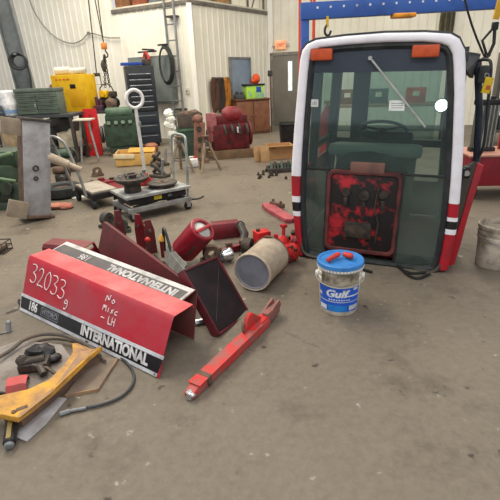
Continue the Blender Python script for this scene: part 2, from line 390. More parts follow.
# ------------------------------------------------------------------ tractor cab
cab = thing('tractor_cab', 'old tractor cab with white arched frame, windshield and red lower stripes, standing on the floor', 'tractor cab', (.43, 3.62, .02), 0, rot=(0, 1.2, -22.35))
OUT = [(0.0, .0), (-.012, .1), (-.035, .2), (-.052, .37), (-.06, .414), (-.064, .45), (-.067, .496), (-.07, .549), (-.076, .66), (-.078, .725), (-.072, .9), (-.055, 1.2), (-.03, 1.55), (-.024, 1.64), (-.008, 1.70), (.03, 1.742), (.1, 1.768), (.318, 1.785), (.598, 1.793), (.863, 1.785), (1.03, 1.768), (1.09, 1.735), (1.13, 1.67), (1.148, 1.59), (1.18, 1.38), (1.225, 1.0), (1.248, .77), (1.262, .59), (1.268, .48), (1.27, .448), (1.272, .383), (1.273, .34), (1.272, .2), (1.268, .1), (1.255, .03)]
INN = [(0.06, .0), (.045, .1), (.03, .2), (.018, .37), (.015, .414), (.013, .45), (.011, .496), (.01, .549), (.011, .66), (.012, .725), (.014, .9), (.025, 1.2), (.045, 1.55), (.055, 1.63), (.075, 1.675), (.095, 1.693), (.14, 1.71), (.32, 1.722), (.605, 1.728), (.86, 1.722), (.965, 1.708), (1.02, 1.688), (1.055, 1.64), (1.072, 1.57), (1.105, 1.38), (1.148, 1.0), (1.170, .77), (1.182, .59), (1.187, .48), (1.189, .448), (1.19, .383), (1.19, .34), (1.19, .2), (1.185, .1), (1.172, .03)]
def ring(mb, A, B, prof, mi=None, closed=False):
    """ring between outlines A (outer) and B (inner); prof = [(t from A to B, y)] cross-section"""
    n = len(A); V = []; k = len(prof)
    for (ax, az), (bx, bz) in zip(A, B):
        for t, y in prof: V.append((ax+(bx-ax)*t, y, az+(bz-az)*t))
    Fs = {}
    for i in range(n if closed else n-1):
        j = (i+1) % n
        for c in range(k):
            d = (c+1) % k; Fs.setdefault(mi(i) if mi else 0, []).append((i*k+c, j*k+c, j*k+d, i*k+d))
    if not closed: Fs.setdefault(mi(0) if mi else 0, []).append(tuple(range(k))); Fs.setdefault(mi(n-2) if mi else 0, []).append(tuple((n-1)*k+c for c in range(k)))
    for m_, fs in Fs.items(): mb.raw(V, fs, m_)
    bmesh.ops.remove_doubles(mb.bm, verts=mb.bm.verts[:], dist=1e-5)
def stripe(i):
    z = (OUT[i][1]+OUT[i+1][1])/2; left = i < len(OUT)/2
    b = (.378, .414, .496, .549, .725) if left else (.341, .383, .448, .481, .592)
    if z < b[0]: return 1
    if z < b[1]: return 0
    if z < b[2]: return 2
    if z < b[3]: return 0
    if z < b[4]: return 1
    return 0
mb = MB(); ring(mb, OUT, INN, [(0, .10), (0, .03), (.1, .008), (.3, 0), (.75, 0), (.93, .008), (1, .03), (1, .10)], stripe)
P('front_frame', mb, [WHITE, RED, BLACK], cab, angle=50)
def inset(poly, d, c=(.6, .85)):
    q = []
    for i, (x, z) in enumerate(poly):
        a = poly[max(i-1, 0)]; b = poly[min(i+1, len(poly)-1)]; tx, tz = b[0]-a[0], b[1]-a[1]; l = math.hypot(tx, tz); q.append((x+tz/l*d, z-tx/l*d))
    return q
# windscreen gasket, closed at the foot with rounded corners
FOOT = [(1.15, .0), (1.09, -.015), (.9, -.015), (.30, -.015), (.15, -.015), (.085, .0)]
IN2 = INN+FOOT; GI = inset(INN, .042)+[(1.12, .05), (1.07, .035), (.9, .035), (.30, .035), (.17, .035), (.12, .05)]
mb = MB(); ring(mb, IN2, GI, [(0, .02), (.5, .008), (1, .025), (1, .06), (0, .06)], None, True); P('gasket', mb, RUBBER, cab, angle=50)
def clip(poly, z0, z1):
    q = []
    n = len(poly)
    def cut(poly, z, keep):
        o = []
        for i in range(len(poly)):
            a, b = poly[i], poly[(i+1) % len(poly)]; ka, kb = keep(a[1]-z), keep(b[1]-z)
            if ka: o.append(a)
            if ka != kb: t = (z-a[1])/(b[1]-a[1]); o.append((a[0]+(b[0]-a[0])*t, z))
        return o
    return cut(cut(poly, z0, lambda d: d >= 0), z1, lambda d: d <= 0)
FR = Matrix(((1, 0, 0, 0), (0, 0, 1, 0), (0, 1, 0, 0), (0, 0, 0, 1)))   # polygon (x, z) -> cab, thickness along +y
GLS = glass('cab_glass', (214, 226, 224), (104, 130, 132), .085, .05)
GLS2 = glass('low_glass', (190, 204, 200), (116, 132, 124), .26, .05)
mb = MB(); mb.prism(clip(GI, 1.535, 2), .02, M=Matrix.Translation((0, .03, 0)) @ FR); P('header_panel', mb, mat('slate_panel', (54, 62, 74), .5, 0, (62, 72, 86), .5, 3), cab)
mb = MB(); mb.prism(clip(GI, .79, 1.54), .006, M=Matrix.Translation((0, .035, 0)) @ FR); P('windshield', mb, GLS, cab)
for nm, a, b in (('lower_pane', 0, .235), ('lower_pane', .835, 1.3)):
    pl = [(min(max(x, a), b), z) for x, z in clip(GI, 0, .78)]
    mb = MB(); mb.prism(pl, .006, M=Matrix.Translation((0, .035, 0)) @ FR); P(nm, mb, GLS2, cab)
for a, b, c, d in (((.125, .04, .795), (.24, .02, .018), (.235, .04, .41), (.022, .03, .76)), ((.99, .04, .785), (.33, .02, .018), (.835, .04, .40), (.024, .03, .75))):
    mb = MB(); mb.box(a, b); mb.box(c, d); P('pane_divider', mb, RUBBER, cab)
# red firewall panel with black grease, and the dark arch above it
GR = mat('greasy_red_panel', (150, 36, 42), .6, 0, (32, 27, 28), .95, 4.6, .25, 8)
GR.node_tree.nodes['Color Ramp'].color_ramp.elements[0].position = .40; GR.node_tree.nodes['Color Ramp'].color_ramp.elements[1].position = .49
GR.node_tree.nodes['Color Ramp'].color_ramp.elements[0].color = lin((176, 34, 46))
def rrect(x0, z0, x1, z1, r, n=5):
    q = []
    for cx, cz, a in ((x1-r, z0+r, -90), (x1-r, z1-r, 0), (x0+r, z1-r, 90), (x0+r, z0+r, 180)):
        for i in range(n+1): q.append((cx+r*math.cos(R(a+90*i/n)), cz+r*math.sin(R(a+90*i/n))))
    return q
mb = MB(); mb.prism(rrect(.245, .10, .825, .79, .05), .03, M=Matrix.Translation((0, .012, 0)) @ FR, bev=.008); fw = P('firewall_panel', mb, GR, cab)
mb = MB()
ring(mb, rrect(.235, .09, .835, .80, .06), rrect(.272, .125, .80, .765, .04), [(0, .03), (.2, .0), (.8, .0), (1, .012), (1, .03)], None, True); P('panel_rim', mb, mat('faded_rim', (122, 58, 56), .6, 0, (66, 38, 38), .7, 7), cab)
mb = MB()
for x, z, w, h in ((.40, .62, .06, .08), (.55, .6, .07, .10), (.70, .62, .06, .10)):
    mb.cyl((x, .012, z), (x, -.006, z), w*.6, n=18); mb.box((x, .003, z-h), (.03, .02, h))
mb.box((.52, .0, .30), (.22, .03, .14), bev=.01); mb.tube([(.66, .0, .7), (.64, -.01, .5), (.68, -.01, .38), (.67, 0, .2)], .008)
P('fitting', mb, GREASE, cab)
mb = MB(); mb.prism([(.285, .78), (.30, .86), (.335, .905), (.40, .93), (.56, .945), (.72, .915), (.80, .885), (.85, .83), (.862, .775)], .10, M=Matrix.Translation((0, .045, 0)) @ FR, bev=.015); P('arch', mb, BLACK, cab)
mb = MB(); mb.box((.555, .028, .825), (.27, .06, .085), bev=.012); P('hatch', mb, mat('dusty_tan_steel', (122, 88, 78), .7, 0, (98, 72, 66), .5, 7), cab)
mb = MB(); mb.box((.58, .27, .93), (.74, .34, .10), rot=(-6, 0, 0), bev=.04); mb.box((.58, .36, .62), (.66, .2, .6), bev=.03); P('dashboard', mb, mat('dusty_teal_cowl', (128, 132, 126), .7, 0, (146, 146, 138), .5, 4), cab)
mb = MB(); mb.torus((.60, .50, 1.06), .20, .014, 36, 8, rot=(-28, 0, 0)); mb.cyl((.60, .50, 1.06), (.60, .36, .86), .022)
for a in (90, 210, 330): mb.cyl((.60, .5, 1.06), Vector((.60, .5, 1.06))+(Euler((R(-28), 0, 0)).to_matrix() @ Vector((.2*math.cos(R(a)), .2*math.sin(R(a)), 0))), .009, n=8)
mb.ball((.60, .5, 1.065), (.045, .045, .02)); P('steering_wheel', mb, BLACK, cab)
mb = MB(); mb.box((.60, .98, .72), (.5, .12, .56), rot=(-8, 0, 0), bev=.05); mb.box((.60, .78, .45), (.5, .45, .14), bev=.05); mb.box((.6, .8, .28), (.3, .3, .3)); P('seat', mb, mat('dark_seat_vinyl', (44, 46, 48), .6), cab)
# lamps, wiper, painted glare patches and an added glowing disc
for (x0, x1) in ((.068, .232), (.794, .972)):
    mb = MB(); mb.box(((x0+x1)/2, .012, 1.664), (x1-x0, .05, .078), bev=.012); lp = P('marker_lamp', mb, ORANGE, cab)
    mb = MB(); ring(mb, rrect(x0-.002, 1.622, x1+.002, 1.706, .012), rrect(x0+.012, 1.636, x1-.012, 1.692, .01), [(0, .03), (0, -.008), (1, -.01), (1, .03)], None, True); P('lamp_bezel', mb, mat('orange_bezel', (140, 62, 40), .5), lp)
mb = MB(); mb.cyl((.509, .01, 1.629), (.945, .012, 1.15), .008, n=8); mb.cyl((.509, .04, 1.629), (.509, -.005, 1.629), .014); mb.box((.80, .016, 1.31), (.42, .012, .016), rot=(0, 47.7, 0)); P('wiper', mb, mat('wiper_grey', (176, 178, 178), .5), cab)
GLARE = mat('white_glare_patch', (236, 240, 238), .5, bump=0)  # glare on the windshield, painted as white patches with grey marks
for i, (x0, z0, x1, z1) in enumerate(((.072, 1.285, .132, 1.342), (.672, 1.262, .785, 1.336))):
    mb = MB(); mb.box(((x0+x1)/2, .032, (z0+z1)/2), (x1-x0, .002, z1-z0), bev=0); s_ = P('sticker_or_glare', mb, GLARE, cab)
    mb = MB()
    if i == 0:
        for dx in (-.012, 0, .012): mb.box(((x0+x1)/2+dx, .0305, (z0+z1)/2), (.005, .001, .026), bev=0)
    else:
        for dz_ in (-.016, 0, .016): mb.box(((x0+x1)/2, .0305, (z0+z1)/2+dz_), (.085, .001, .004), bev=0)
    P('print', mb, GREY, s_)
mb = MB(); mb.lathe([(0, .07), (.03, .065), (.046, .03), (.05, 0), (.042, 0), (.042, .01)], 20, M=basis((1.035, .06, 1.30), (1, 0, 0), (0, 1, 0))); wl = P('added_glare_housing', mb, DGREY, cab)  # housing and glowing disc added to stand in for flash glare on the glass
mb = MB(); mb.lathe([(0, -.006), (.03, -.002), (.043, .006), (0, .008)], 20, M=basis((1.035, .056, 1.30), (1, 0, 0), (0, 1, 0))); P('added_glare_disc', mb, mat('glare_glow', (246, 250, 255), .2, emit=12, bump=0), wl)
# body: roof, posts, side and rear
top = [p for p in OUT if p[1] > 1.6]
mb = MB(); rf_out = [(x*1.004-.004, z+.012) for x, z in top]; rf_in = [(x+(.58-x)*.03, z-.07) for x, z in top]
ring(mb, rf_out, rf_in, [(0, .02), (0, 1.25), (1, 1.25), (1, .02)], None); P('roof', mb, mat('dark_roof', (50, 52, 58), .6, 0, (84, 80, 78), .5, 4), cab)
mb = MB(); mb.prism([(x, z) for x, z in rf_in], .03, M=Matrix.Translation((0, 1.2, 0)) @ FR); mb.box((.56, .62, 1.60), (1.05, 1.1, .03)); P('headliner', mb, mat('charcoal_liner', (46, 50, 50), .8), cab)
POST = mat('black_post', (34, 40, 44), .5, 0, (56, 58, 58), .5, 5)
mb = MB()
for p, q, w in (((-.03, .52, .1), (.02, .52, 1.7), .06), ((.0, 1.2, .1), (.06, 1.18, 1.7), .07), ((1.23, .52, .1), (1.15, .52, 1.7), .06), ((1.2, 1.2, .1), (1.1, 1.18, 1.7), .07)):
    p, q = Vector(p), Vector(q); mb.box((0, 0, (q-p).length/2), (w, w*1.2, (q-p).length), M=Matrix.Translation(p) @ (q-p).to_track_quat('Z', 'Y').to_matrix().to_4x4())
mb.box((.58, 1.2, .86), (1.15, .05, .07)); mb.box((.58, 1.2, 1.62), (1.05, .05, .08)); mb.box((.3, 1.19, 1.25), (.16, .05, .75)); mb.box((.0, .3, 1.62), (.05, .5, .06)); mb.box((1.14, .3, 1.62), (.05, .5, .06))
mb.box((.0, .86, .9), (.04, .7, .06)); mb.box((1.2, .86, .9), (.04, .7, .06))
P('post_frame', mb, POST, cab)
mb = MB(); mb.box((.58, 1.21, .30), (1.15, .03, .36)); mb.box((-.03, .68, .42), (.03, 1.05, .66)); mb.box((1.225, .86, .46), (.03, .7, .74)); mb.box((.6, .65, .08), (1.2, 1.15, .05)); P('body_panel', mb, DKRED, cab)
mb = MB(); slab(mb, [(1.235, .12, .08), (1.33, .50, .08), (1.39, .55, .84), (1.245, .12, .84)], .02); P('door_panel', mb, BLACK, cab)
mb = MB(); slab(mb, [(1.12, .10, 1.64), (1.28, .62, 1.63), (1.255, .62, 1.47), (1.17, .10, 1.53)], .03); slab(mb, [(1.12, .10, 1.64), (1.28, .62, 1.63), (1.1, .62, 1.66), (1.1, .1, 1.66)], .02); P('eave', mb, mat('dark_roof', (1, 1, 1)), cab)
mb = MB()
for q, w in (([(1.385, .55, .78), (1.34, .56, 1.2), (1.265, .58, 1.6)], .028), ([(1.24, .13, .82), (1.39, .54, .82)], .02)): mb.tube(q, w, 8)
P('door_post', mb, mat('blue_black_post', (36, 42, 54), .5, 0, (54, 60, 70), .5, 5), cab)
SG = glass('side_glass', (226, 238, 234), (96, 116, 112), .04, .04)
mb = MB(); mb.box((.0, .86, 1.27), (.006, .6, .68), rot=(0, 2, 0), bev=0); P('side_glass', mb, SG, cab)
mb = MB(); mb.box((1.18, .86, 1.27), (.006, .6, .68), rot=(0, -3, 0), bev=0); P('side_glass', mb, SG, cab)
mb = MB(); mb.box((.7, 1.2, 1.25), (.66, .006, .7), bev=0); P('rear_glass', mb, SG, cab)
# red splash rail on the right side, lower skid and hinge
mb = MB(); mb.prism([(0, 0), (.045, .02), (.065, .2), (.080, .42), (.10, .6), (.125, .84), (.08, .86), (.055, .62), (.038, .42), (.012, .2)], .05, M=Matrix.Translation((1.262, .10, .03)) @ FR, bev=.01); P('side_rail', mb, RED, cab)
mb = MB(); mb.box((1.285, .2, .80), (.05, .07, .09), bev=.01); mb.cyl((1.285, .16, .80), (1.285, .14, .80), .022, mi=1); P('hinge', mb, [BLACK, CHROME], cab)
mb = MB(); mb.tube([(.02, .03, .16), (.045, .0, .03), (.14, -.005, -.0), (.26, .02, .0)], .016, smooth=2); P('lower_bumper', mb, DSTEEL, cab); mb = MB(); mb.tube([(1.0, .02, .01), (1.1, .0, -.005), (1.17, .0, .01), (1.22, .03, .12), (1.24, .05, .2)], .016, smooth=2)
mb.cyl((1.22, .03, .02), (1.215, .03, .10), .012)
P('lower_bumper', mb, DSTEEL, cab)
# mirror bracket on the right post
mb = MB(); mb.tube([(1.25, .56, 1.6), (1.33, .55, 1.61), (1.36, .5, 1.58), (1.38, .5, 1.3), (1.415, .5, .95), (1.38, .54, .84)], .012, smooth=2); mb.box((1.315, .5, 1.50), (.08, .05, .13), bev=.02); P('mirror_bracket', mb, RUBBER, cab)

# ------------------------------------------------------------------ hood side panels in the front
def inv(M, pts): I = M.inverted(); return [I @ Vector(p) for p in pts]
CHK = mat('white_lettering', (232, 232, 232), .6, bump=0)
hA, hB = ground(24, 312), ground(150, 374); HR = math.degrees(math.atan2(hB.y-hA.y, hB.x-hA.x))
hood = thing('hood_side_panel', 'red tractor hood side panel lying in front, with black lettered stripe and chalked numbers', 'tractor hood panel', tuple(hA), HR)
lean = R(24); vy, vz = math.sin(lean), math.cos(lean)
def face_M(o, ln, off=.0):   # local frame on the leaning face: x along, y up the slope, z out towards the viewer
    c, s_ = math.cos(ln), math.sin(ln)
    return Matrix(((1, 0, 0, o[0]), (0, s_, -c, o[1]-c*off), (0, c, s_, o[2]+s_*off), (0, 0, 0, 1)))
def panel(root, L0, L1, V, ln, flange, drop, redm, txt_flip):
    c, s_ = math.cos(ln), math.sin(ln)
    pr = [(0, .004)]
    for i in range(1, 7): pr.append((s_*(V-.03)*i/6, .004+c*(V-.03)*i/6))
    y0, z0 = s_*V, .004+c*V
    pr += [(y0+.001, z0-.004), (y0+.012, z0+.003), (y0+.03, z0+.003), (y0+flange*.6, z0-drop*.5), (y0+flange, z0-drop), (y0+flange+.006, z0-drop-.03)]
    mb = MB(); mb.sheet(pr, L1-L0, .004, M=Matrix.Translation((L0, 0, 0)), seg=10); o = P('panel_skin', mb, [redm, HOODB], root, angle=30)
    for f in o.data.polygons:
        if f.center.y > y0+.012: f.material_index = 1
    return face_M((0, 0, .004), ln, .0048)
FM = panel(hood, -.05, 1.42, .39, lean, .16, -.004, HOOD, 0)
mb = MB()
mb.prism([(-.045, .0), (1.40, 0), (1.43, .128), (-.065, .128)], .0012, M=FM @ Matrix.Translation((0, 0, .0005))); bd = P('stripe_border', mb, mat('stripe_white', (214, 216, 222), .45), hood)
mb = MB(); mb.prism([(-.04, .022), (1.405, .022), (1.425, .106), (-.055, .106)], .0012, M=FM @ Matrix.Translation((0, 0, .0014))); P('stripe', mb, mat('stripe_black', (26, 26, 30), .4, 0, (40, 40, 44), .4, 5, .03), hood)
T = lambda x, y: FM @ Matrix.Translation((x, y, .003))
lettering('lettering', 'INTERNATIONAL', .090, CHK, hood, T(1.0, .065), .0042, sx=.90)
lettering('lettering', '186', .088, CHK, hood, T(.115, .064), .0024, sx=.88)
HYD = mat('grey_lettering', (128, 132, 140), .6, bump=0)
lettering('lettering', 'HYDRO', .052, HYD, hood, T(.325, .064), .0018, sx=1.0)
mb = MB(); ring(mb, rrect(.22, .034, .43, .095, .006, 2), rrect(.226, .039, .424, .09, .006, 2), [(0, 0), (0, .001), (1, .001), (1, 0)], None, True)
for v in mb.bm.verts: v.co = FM @ Vector((v.co.x, v.co.z, .003+v.co.y))
P('lettering_box', mb, HYD, hood)
# chalk handwriting on the red face, each stroke a thin line of chalk
def strokes(defs, x0, y0, w, h, adv, sl=0.0, drop=0.0):
    mb = MB(); x = x0; y = y0
    for ch in defs:
        for st in ch:
            mb.tube([FM @ Vector((x+p[0]*w+p[1]*h*sl, y+p[1]*h, .0025)) for p in st], .0032, 6, smooth=2)
        x += adv; y += drop
    return mb
G3 = [[(.05, .95), (.6, 1), (.85, .78), (.35, .55)], [(.35, .55), (.9, .4), (.8, .08), (.3, 0), (.0, .12)]]
G2 = [[(.05, .8), (.4, 1), (.8, .85), (.6, .45), (.0, .02), (.45, .08), (1, .05)]]
G0 = [[(.5, 1), (.05, .7), (.1, .15), (.55, 0), (.9, .35), (.85, .8), (.5, 1)]]
G9 = [[(.85, .75), (.5, 1), (.1, .75), (.45, .5), (.85, .75), (.85, .3), (.5, -.05), (.2, .1)]]
P('chalk_number', strokes([G3, G2, G0, G3, G3], .02, .225, .078, .135, .088, .05, -.006), CHALK, hood)
P('chalk_number', strokes([G9], .455, .145, .05, .07, .1), CHALK, hood)
GN = [[(0, 0), (.1, 1), (.75, .1), (.9, 1)]]; Go = [[(.5, .6), (.1, .35), (.45, 0), (.85, .3), (.5, .6)]]
GM = [[(0, 0), (.15, 1), (.45, .3), (.75, 1), (.95, 0)]]; Gi = [[(.5, .6), (.5, 0)]]; Gs = [[(.8, .6), (.2, .45), (.75, .2), (.1, 0)]]; Gc = [[(.85, .55), (.25, .5), (.2, .05), (.85, .05)]]
GL = [[(.15, 1), (.1, 0), (.8, .02)]]; GH = [[(.1, 1), (.15, 0)], [(.85, 1), (.8, 0)], [(.1, .5), (.85, .5)]]; Gd = [[(0, .5), (.9, .5)]]
P('chalk_note', strokes([GN, Go], .86, .315, .042, .05, .05), CHALK, hood)
P('chalk_note', strokes([GM, Gi, Gs, Gc], .85, .25, .034, .046, .036), CHALK, hood)
P('chalk_note', strokes([Gd, [], GL, GH], .85, .175, .036, .052, .034), CHALK, hood)
mb = MB(); mb.cyl(FM @ Vector((1.385, .012, 0)), FM @ Vector((1.385, .012, .006)), .007, n=10); P('screw', mb, STEEL, hood); mb = MB(); mb.tube([(-.06, .02, .02), (-.12, .03, .05), (-.14, .07, .03)], .010, smooth=1); P('latch', mb, GREASE, hood)

hood2 = thing('hood_side_panel', 'second red hood side panel tipped flat behind the first, its lettered stripe upside down', 'tractor hood panel', (hA.x-.03, hA.y+.02, 0), HR-.6)
ln2 = R(80); yl, zl2 = .325, .352; yt, zt = yl+.142*math.sin(ln2), zl2+.142*math.cos(ln2)
mb = MB(); mb.sheet([(yl, zl2), (yl+.08*math.sin(ln2), zl2+.08*math.cos(ln2)), (yt, zt), (yt+.012, zt-.012), (yt-.02, .20), (yt-.06, .004)], 1.36, .004, M=Matrix.Translation((.0, 0, 0)), seg=8); P('panel_skin', mb, mat('dull_red_brown', (128, 62, 62), .6, 0, (110, 76, 70), .5, 5), hood2, angle=50)
mb = MB(); mb.box((.68, yl+.004, zl2+.004), (1.36, .014, .008), bev=.002); P('red_edge', mb, HOOD, hood2)
FM1 = FM; FM = face_M((0, yl, zl2), ln2, .0048)
mb = MB(); mb.prism([(.005, .012), (1.355, .012), (1.355, .141), (.005, .141)], .0012, M=FM @ Matrix.Translation((0, 0, .0005))); P('stripe_border', mb, mat('dusty_white', (204, 202, 200), .6), hood2)
mb = MB(); mb.prism([(.015, .014), (1.335, .014), (1.335, .103), (.025, .103)], .0012, M=FM @ Matrix.Translation((0, 0, .0014))); P('stripe', mb, mat('dusty_black', (74, 70, 72), .6, 0, (98, 92, 90), .5, 5), hood2)
T2 = lambda x, y: FM @ Matrix.Translation((x, y, .003)) @ Matrix.Rotation(math.pi, 4, 'Z')
DL = mat('dusty_lettering', (196, 194, 194), .7, bump=0)
lettering('lettering', 'INTERNATIONAL', .084, DL, hood2, T2(.95, .058), .004, sx=1.0)
lettering('lettering', '186', .080, DL, hood2, T2(.35, .058), .0006)
lettering('lettering', 'HYDRO', .056, HYD, hood2, T2(.18, .058), .0015)

def loose(name, mb, m, label, cat, group=None, angle=38):
    """a one-mesh thing: its origin goes to the middle of its foot"""
    vs = [v.co for v in mb.bm.verts]; lo = [min(v[i] for v in vs) for i in range(3)]; hi = [max(v[i] for v in vs) for i in range(3)]
    o_ = Vector(((lo[0]+hi[0])/2, (lo[1]+hi[1])/2, lo[2]))
    for v in mb.bm.verts: v.co -= o_
    return tag(P(name, mb, m, loc=o_, angle=angle), label, cat, group)
for rt in (hood, hood2):      # the panel is deeper at its left end than at its right end
    for ch in rt.children:
        I_ = ch.matrix_local.inverted(); Mx = ch.matrix_local.copy()
        for v in ch.data.vertices:
            w = Mx @ v.co
            if w.z > .13: w.z = .13+(w.z-.13)*(1.06-.26*(w.x/1.4)); v.co = I_ @ w
mb = MB(); slab(mb, [(-1.27, 3.60, .42), (-.44, 2.70, .22), (-.50, 2.72, .004), (-1.40, 3.52, .004)], .012)
slab(mb, [(-1.27, 3.60, .42), (-1.25, 3.63, .41), (-.42, 2.73, .21), (-.44, 2.70, .22)], .006)
mp = loose('sheet_metal_panel', mb, MAROON, 'large dull maroon sheet metal panel leaning behind the two hood panels', 'metal panel')
mb = MB(); c = ground(60, 262); M_ = basis((-1.76, 3.42, 0), (.93, -.30, 0)); mb.M = M_
mb.sheet([(0, 0), (.0, .27), (.02, .29), (.14, .30)], .42, .006, seg=4); mb.box((.44, .06, .14), (.02, .13, .26)); mb.tube([(.40, .16, .02), (.46, .13, .2), (.44, .10, .31)], .012)
loose('bent_guard', mb, DKRED, 'small bent red guard peeking out behind the far left of the hood panels', 'metal guard')

# black-faced square tray leaning on the pile
o_ = Vector((-.225, 2.35, .02)); ex = Vector((-.22, .19, .38)); ey = Vector((.14, .37, .045))
Lx, Ly = ex.length, ey.length; TM = basis(o_, ex, y=ey)
tray = thing('grille_screen', 'flat square black screen in a dark red frame, leaning on the parts pile', 'grille screen'); tray.matrix_world = TM
up = 1
if TM.to_3x3().col[2].z < 0: up = -1
mb = MB(); mb.box((Lx/2, Ly/2, -.012*up), (Lx-.02, Ly-.02, .022), bev=0); P('screen', mb, mat('black_screen', (32, 26, 28), .35, 0, (52, 40, 44), .5, 4), tray)
mb = MB()
for (cx, cy, dx, dy) in ((Lx/2, .006, Lx, .014), (Lx/2, Ly-.006, Lx, .014), (.006, Ly/2, .014, Ly), (Lx-.006, Ly/2, .014, Ly)): mb.box((cx, cy, -.022*up), (dx, dy, .062), bev=.002)
P('frame', mb, mat('dark_red_frame', (104, 34, 44), .45, 0, (66, 36, 40), .5, 6), tray)
mb = MB(); mb.box((Lx*.5, Ly*.5, .0004*up), (Lx*.9, .004, .002), rot=(0, 0, 44), bev=0); P('scratch', mb, mat('scratch_grey', (74, 62, 66), .6, bump=0), tray)

# canister
ca, cb = Vector((.005, 2.97, .162)), Vector((.20, 3.36, .17)); ax = (cb-ca).normalized(); CM = basis(ca, (ax.y, -ax.x, 0), y=(0, 0, 1))
if CM.to_3x3().col[2].dot(ax) < 0: CM = basis(ca, (-ax.y, ax.x, 0), y=(0, 0, 1))
can = thing('air_filter_canister', 'big tan cylindrical canister lying on the floor, dark grey end facing us', 'canister'); can.matrix_world = CM
mb = MB(); mb.lathe([(.13, .01), (.150, .0), (.156, .008), (.156, .03), (.150, .04), (.152, .36), (.156, .37), (.156, .385), (.148, .395), (.12, .45), (.07, .47), (0, .475)], 40); P('body', mb, TAN, can)
mb = MB(); mb.lathe([(0, .014), (.128, .014), (.134, .006), (.142, .004), (.142, .02)], 40); P('end_cap', mb, mat('grey_blue_cap', (124, 127, 138), .6, 0, (108, 110, 118), .5, 8), can)
mb = MB(); mb.tube([(-.02, .15, .38), (.02, .17, .36), (.06, .145, .38)], .01, smooth=1); mb.torus((0, 0, .375), .158, .006, 40, 6); P('clamp_band', mb, RUST, can)

# headlamp shroud
sa = ground(203, 229, .36); sb = sa - Vector((.60, -.36, .71))*.33; ax = (sb-sa); Ls = ax.length; ax.normalize()
SM = basis(sa, ax.cross(Vector((0, 0, 1))), y=ax.cross(Vector((0, 0, 1))).cross(ax))
if SM.to_3x3().col[2].dot(ax) < 0: SM = basis(sa, ax.cross(Vector((0, 0, 1)))*-1, y=ax.cross(Vector((0, 0, 1))).cross(ax))
shr = thing('headlamp_shroud', 'dark red round headlamp shroud with pale lens crossed by a red bar, on the pile', 'headlamp'); shr.matrix_world = SM
mb = MB(); mb.lathe([(.082, .01), (.086, -.006), (.108, -.006), (.118, .006), (.118, Ls), (.112, Ls), (.108, .02), (.082, .02)], 36); P('shroud_shell', mb, mat('shroud_red', (150, 22, 40), .35, 0, (110, 24, 36), .5, 4), shr)
mb = MB(); mb.lathe([(0, -.004), (.05, .002), (.084, .016), (0, .03)], 30); P('lens', mb, mat('dusty_lens', (196, 196, 192), .4, 0, (160, 160, 156), .5, 8), shr)
mb = MB(); mb.box((0, 0, -.012), (.20, .028, .012)); P('guard_bar', mb, RED, shr)
mb = MB(); mb.box((0, -.02, Ls*.6), (.20, .12, Ls*.5)); mb.cyl((0, 0, Ls*.4), (0, 0, Ls+.02), .09, .05); P('lamp_body', mb, DSTEEL, shr)

mb = MB(); M_ = basis(ground(213, 240), (.98, .19, 0)); mb.M = M_
mb.sheet([(0, .0), (-.01, .09), (.02, .15), (.08, .165), (.16, .14)], .28, .008, seg=5); mb.box((.285, .07, .075), (.014, .15, .14), bev=.005)
loose('fender_strip', mb, DKRED, 'curved dark red fender strip lying beside the headlamp shroud', 'fender piece')

# chrome lamp bucket
lb = thing('lamp_bucket', 'small shiny metal lamp bucket lying between the black screen and tan canister', 'lamp housing', ground(227, 262))
mb = MB(); mb.lathe([(0, -.05), (.03, -.05), (.05, -.02), (.056, .02), (.062, .03), (.062, .042), (.052, .042), (.045, 0), (0, -.02)], 24, M=Matrix.Translation((0, 0, .066)) @ basis((0, 0, 0), (0, 0, 1), y=(.5, -.7, 0))); P('bowl', mb, CHROME, lb)
mb = MB(); mb.torus((.0, .0, .066), .06, .006, 24, 6, M=None, rot=(80, 0, 30)); P('clip_ring', mb, STEEL, lb)

mb = MB(); a = ground(243, 245); mb.tube([a+Vector((0, 0, .03)), a+Vector((.02, .07, .09)), a+Vector((-.02, .16, .15))], .042, 14); mb.torus(a+Vector((-.02, .16, .15)), .043, .008, 20, 6, rot=(60, 0, 20))
loose('pipe_elbow', mb, DSTEEL, 'short dark pipe stub pointing up behind the tan canister', 'pipe')
bl = thing('pump_block', 'orange-red square pump block on the floor behind the canister', 'pump', ground(262, 243), 24)
mb = MB(); mb.box((0, 0, .07), (.15, .13, .13), bev=.02); P('block', mb, BRIGHT, bl)
mb = MB(); mb.box((.0, -.07, .05), (.09, .03, .06), bev=.01); mb.cyl((-.04, 0, .13), (-.04, 0, .155), .02); P('port', mb, GREASE, bl)
# red valve casting beside the cab
vc = thing('valve_casting', 'bright red knobbly hydraulic valve casting beside the lower left of the cab', 'hydraulic valve', ground(284, 262), 30)
mb = MB(); mb.box((0, 0, .09), (.17, .13, .16), bev=.02); mb.ball((.06, -.05, .10), (.07, .06, .08), jit=.08); mb.cyl((-.10, 0, .08), (-.02, 0, .08), .055); mb.ball((.02, .05, .17), (.06, .05, .06), jit=.1); mb.box((.08, .02, .05), (.08, .1, .08), bev=.012); P('body', mb, mat('casting_red', (206, 40, 36), .5, 0, (120, 30, 30), .5, 10, .4), vc)
mb = MB()
for x, y, z in ((-.06, -.07, .12), (0, -.075, .06), (.05, -.1, .14), (.02, -.08, .17)): mb.cyl((x, y, z), (x, y-.02, z), .014, n=6)
P('bolt_heads', mb, GREASE, vc)
mb = MB(); mb.cyl((-.05, .05, .16), (-.05, .05, .26), .02); mb.cyl((.05, .08, .15), (.07, .1, .30), .016); mb.box((.07, .1, .30), (.05, .05, .03), bev=.006); P('spool', mb, RED, vc)
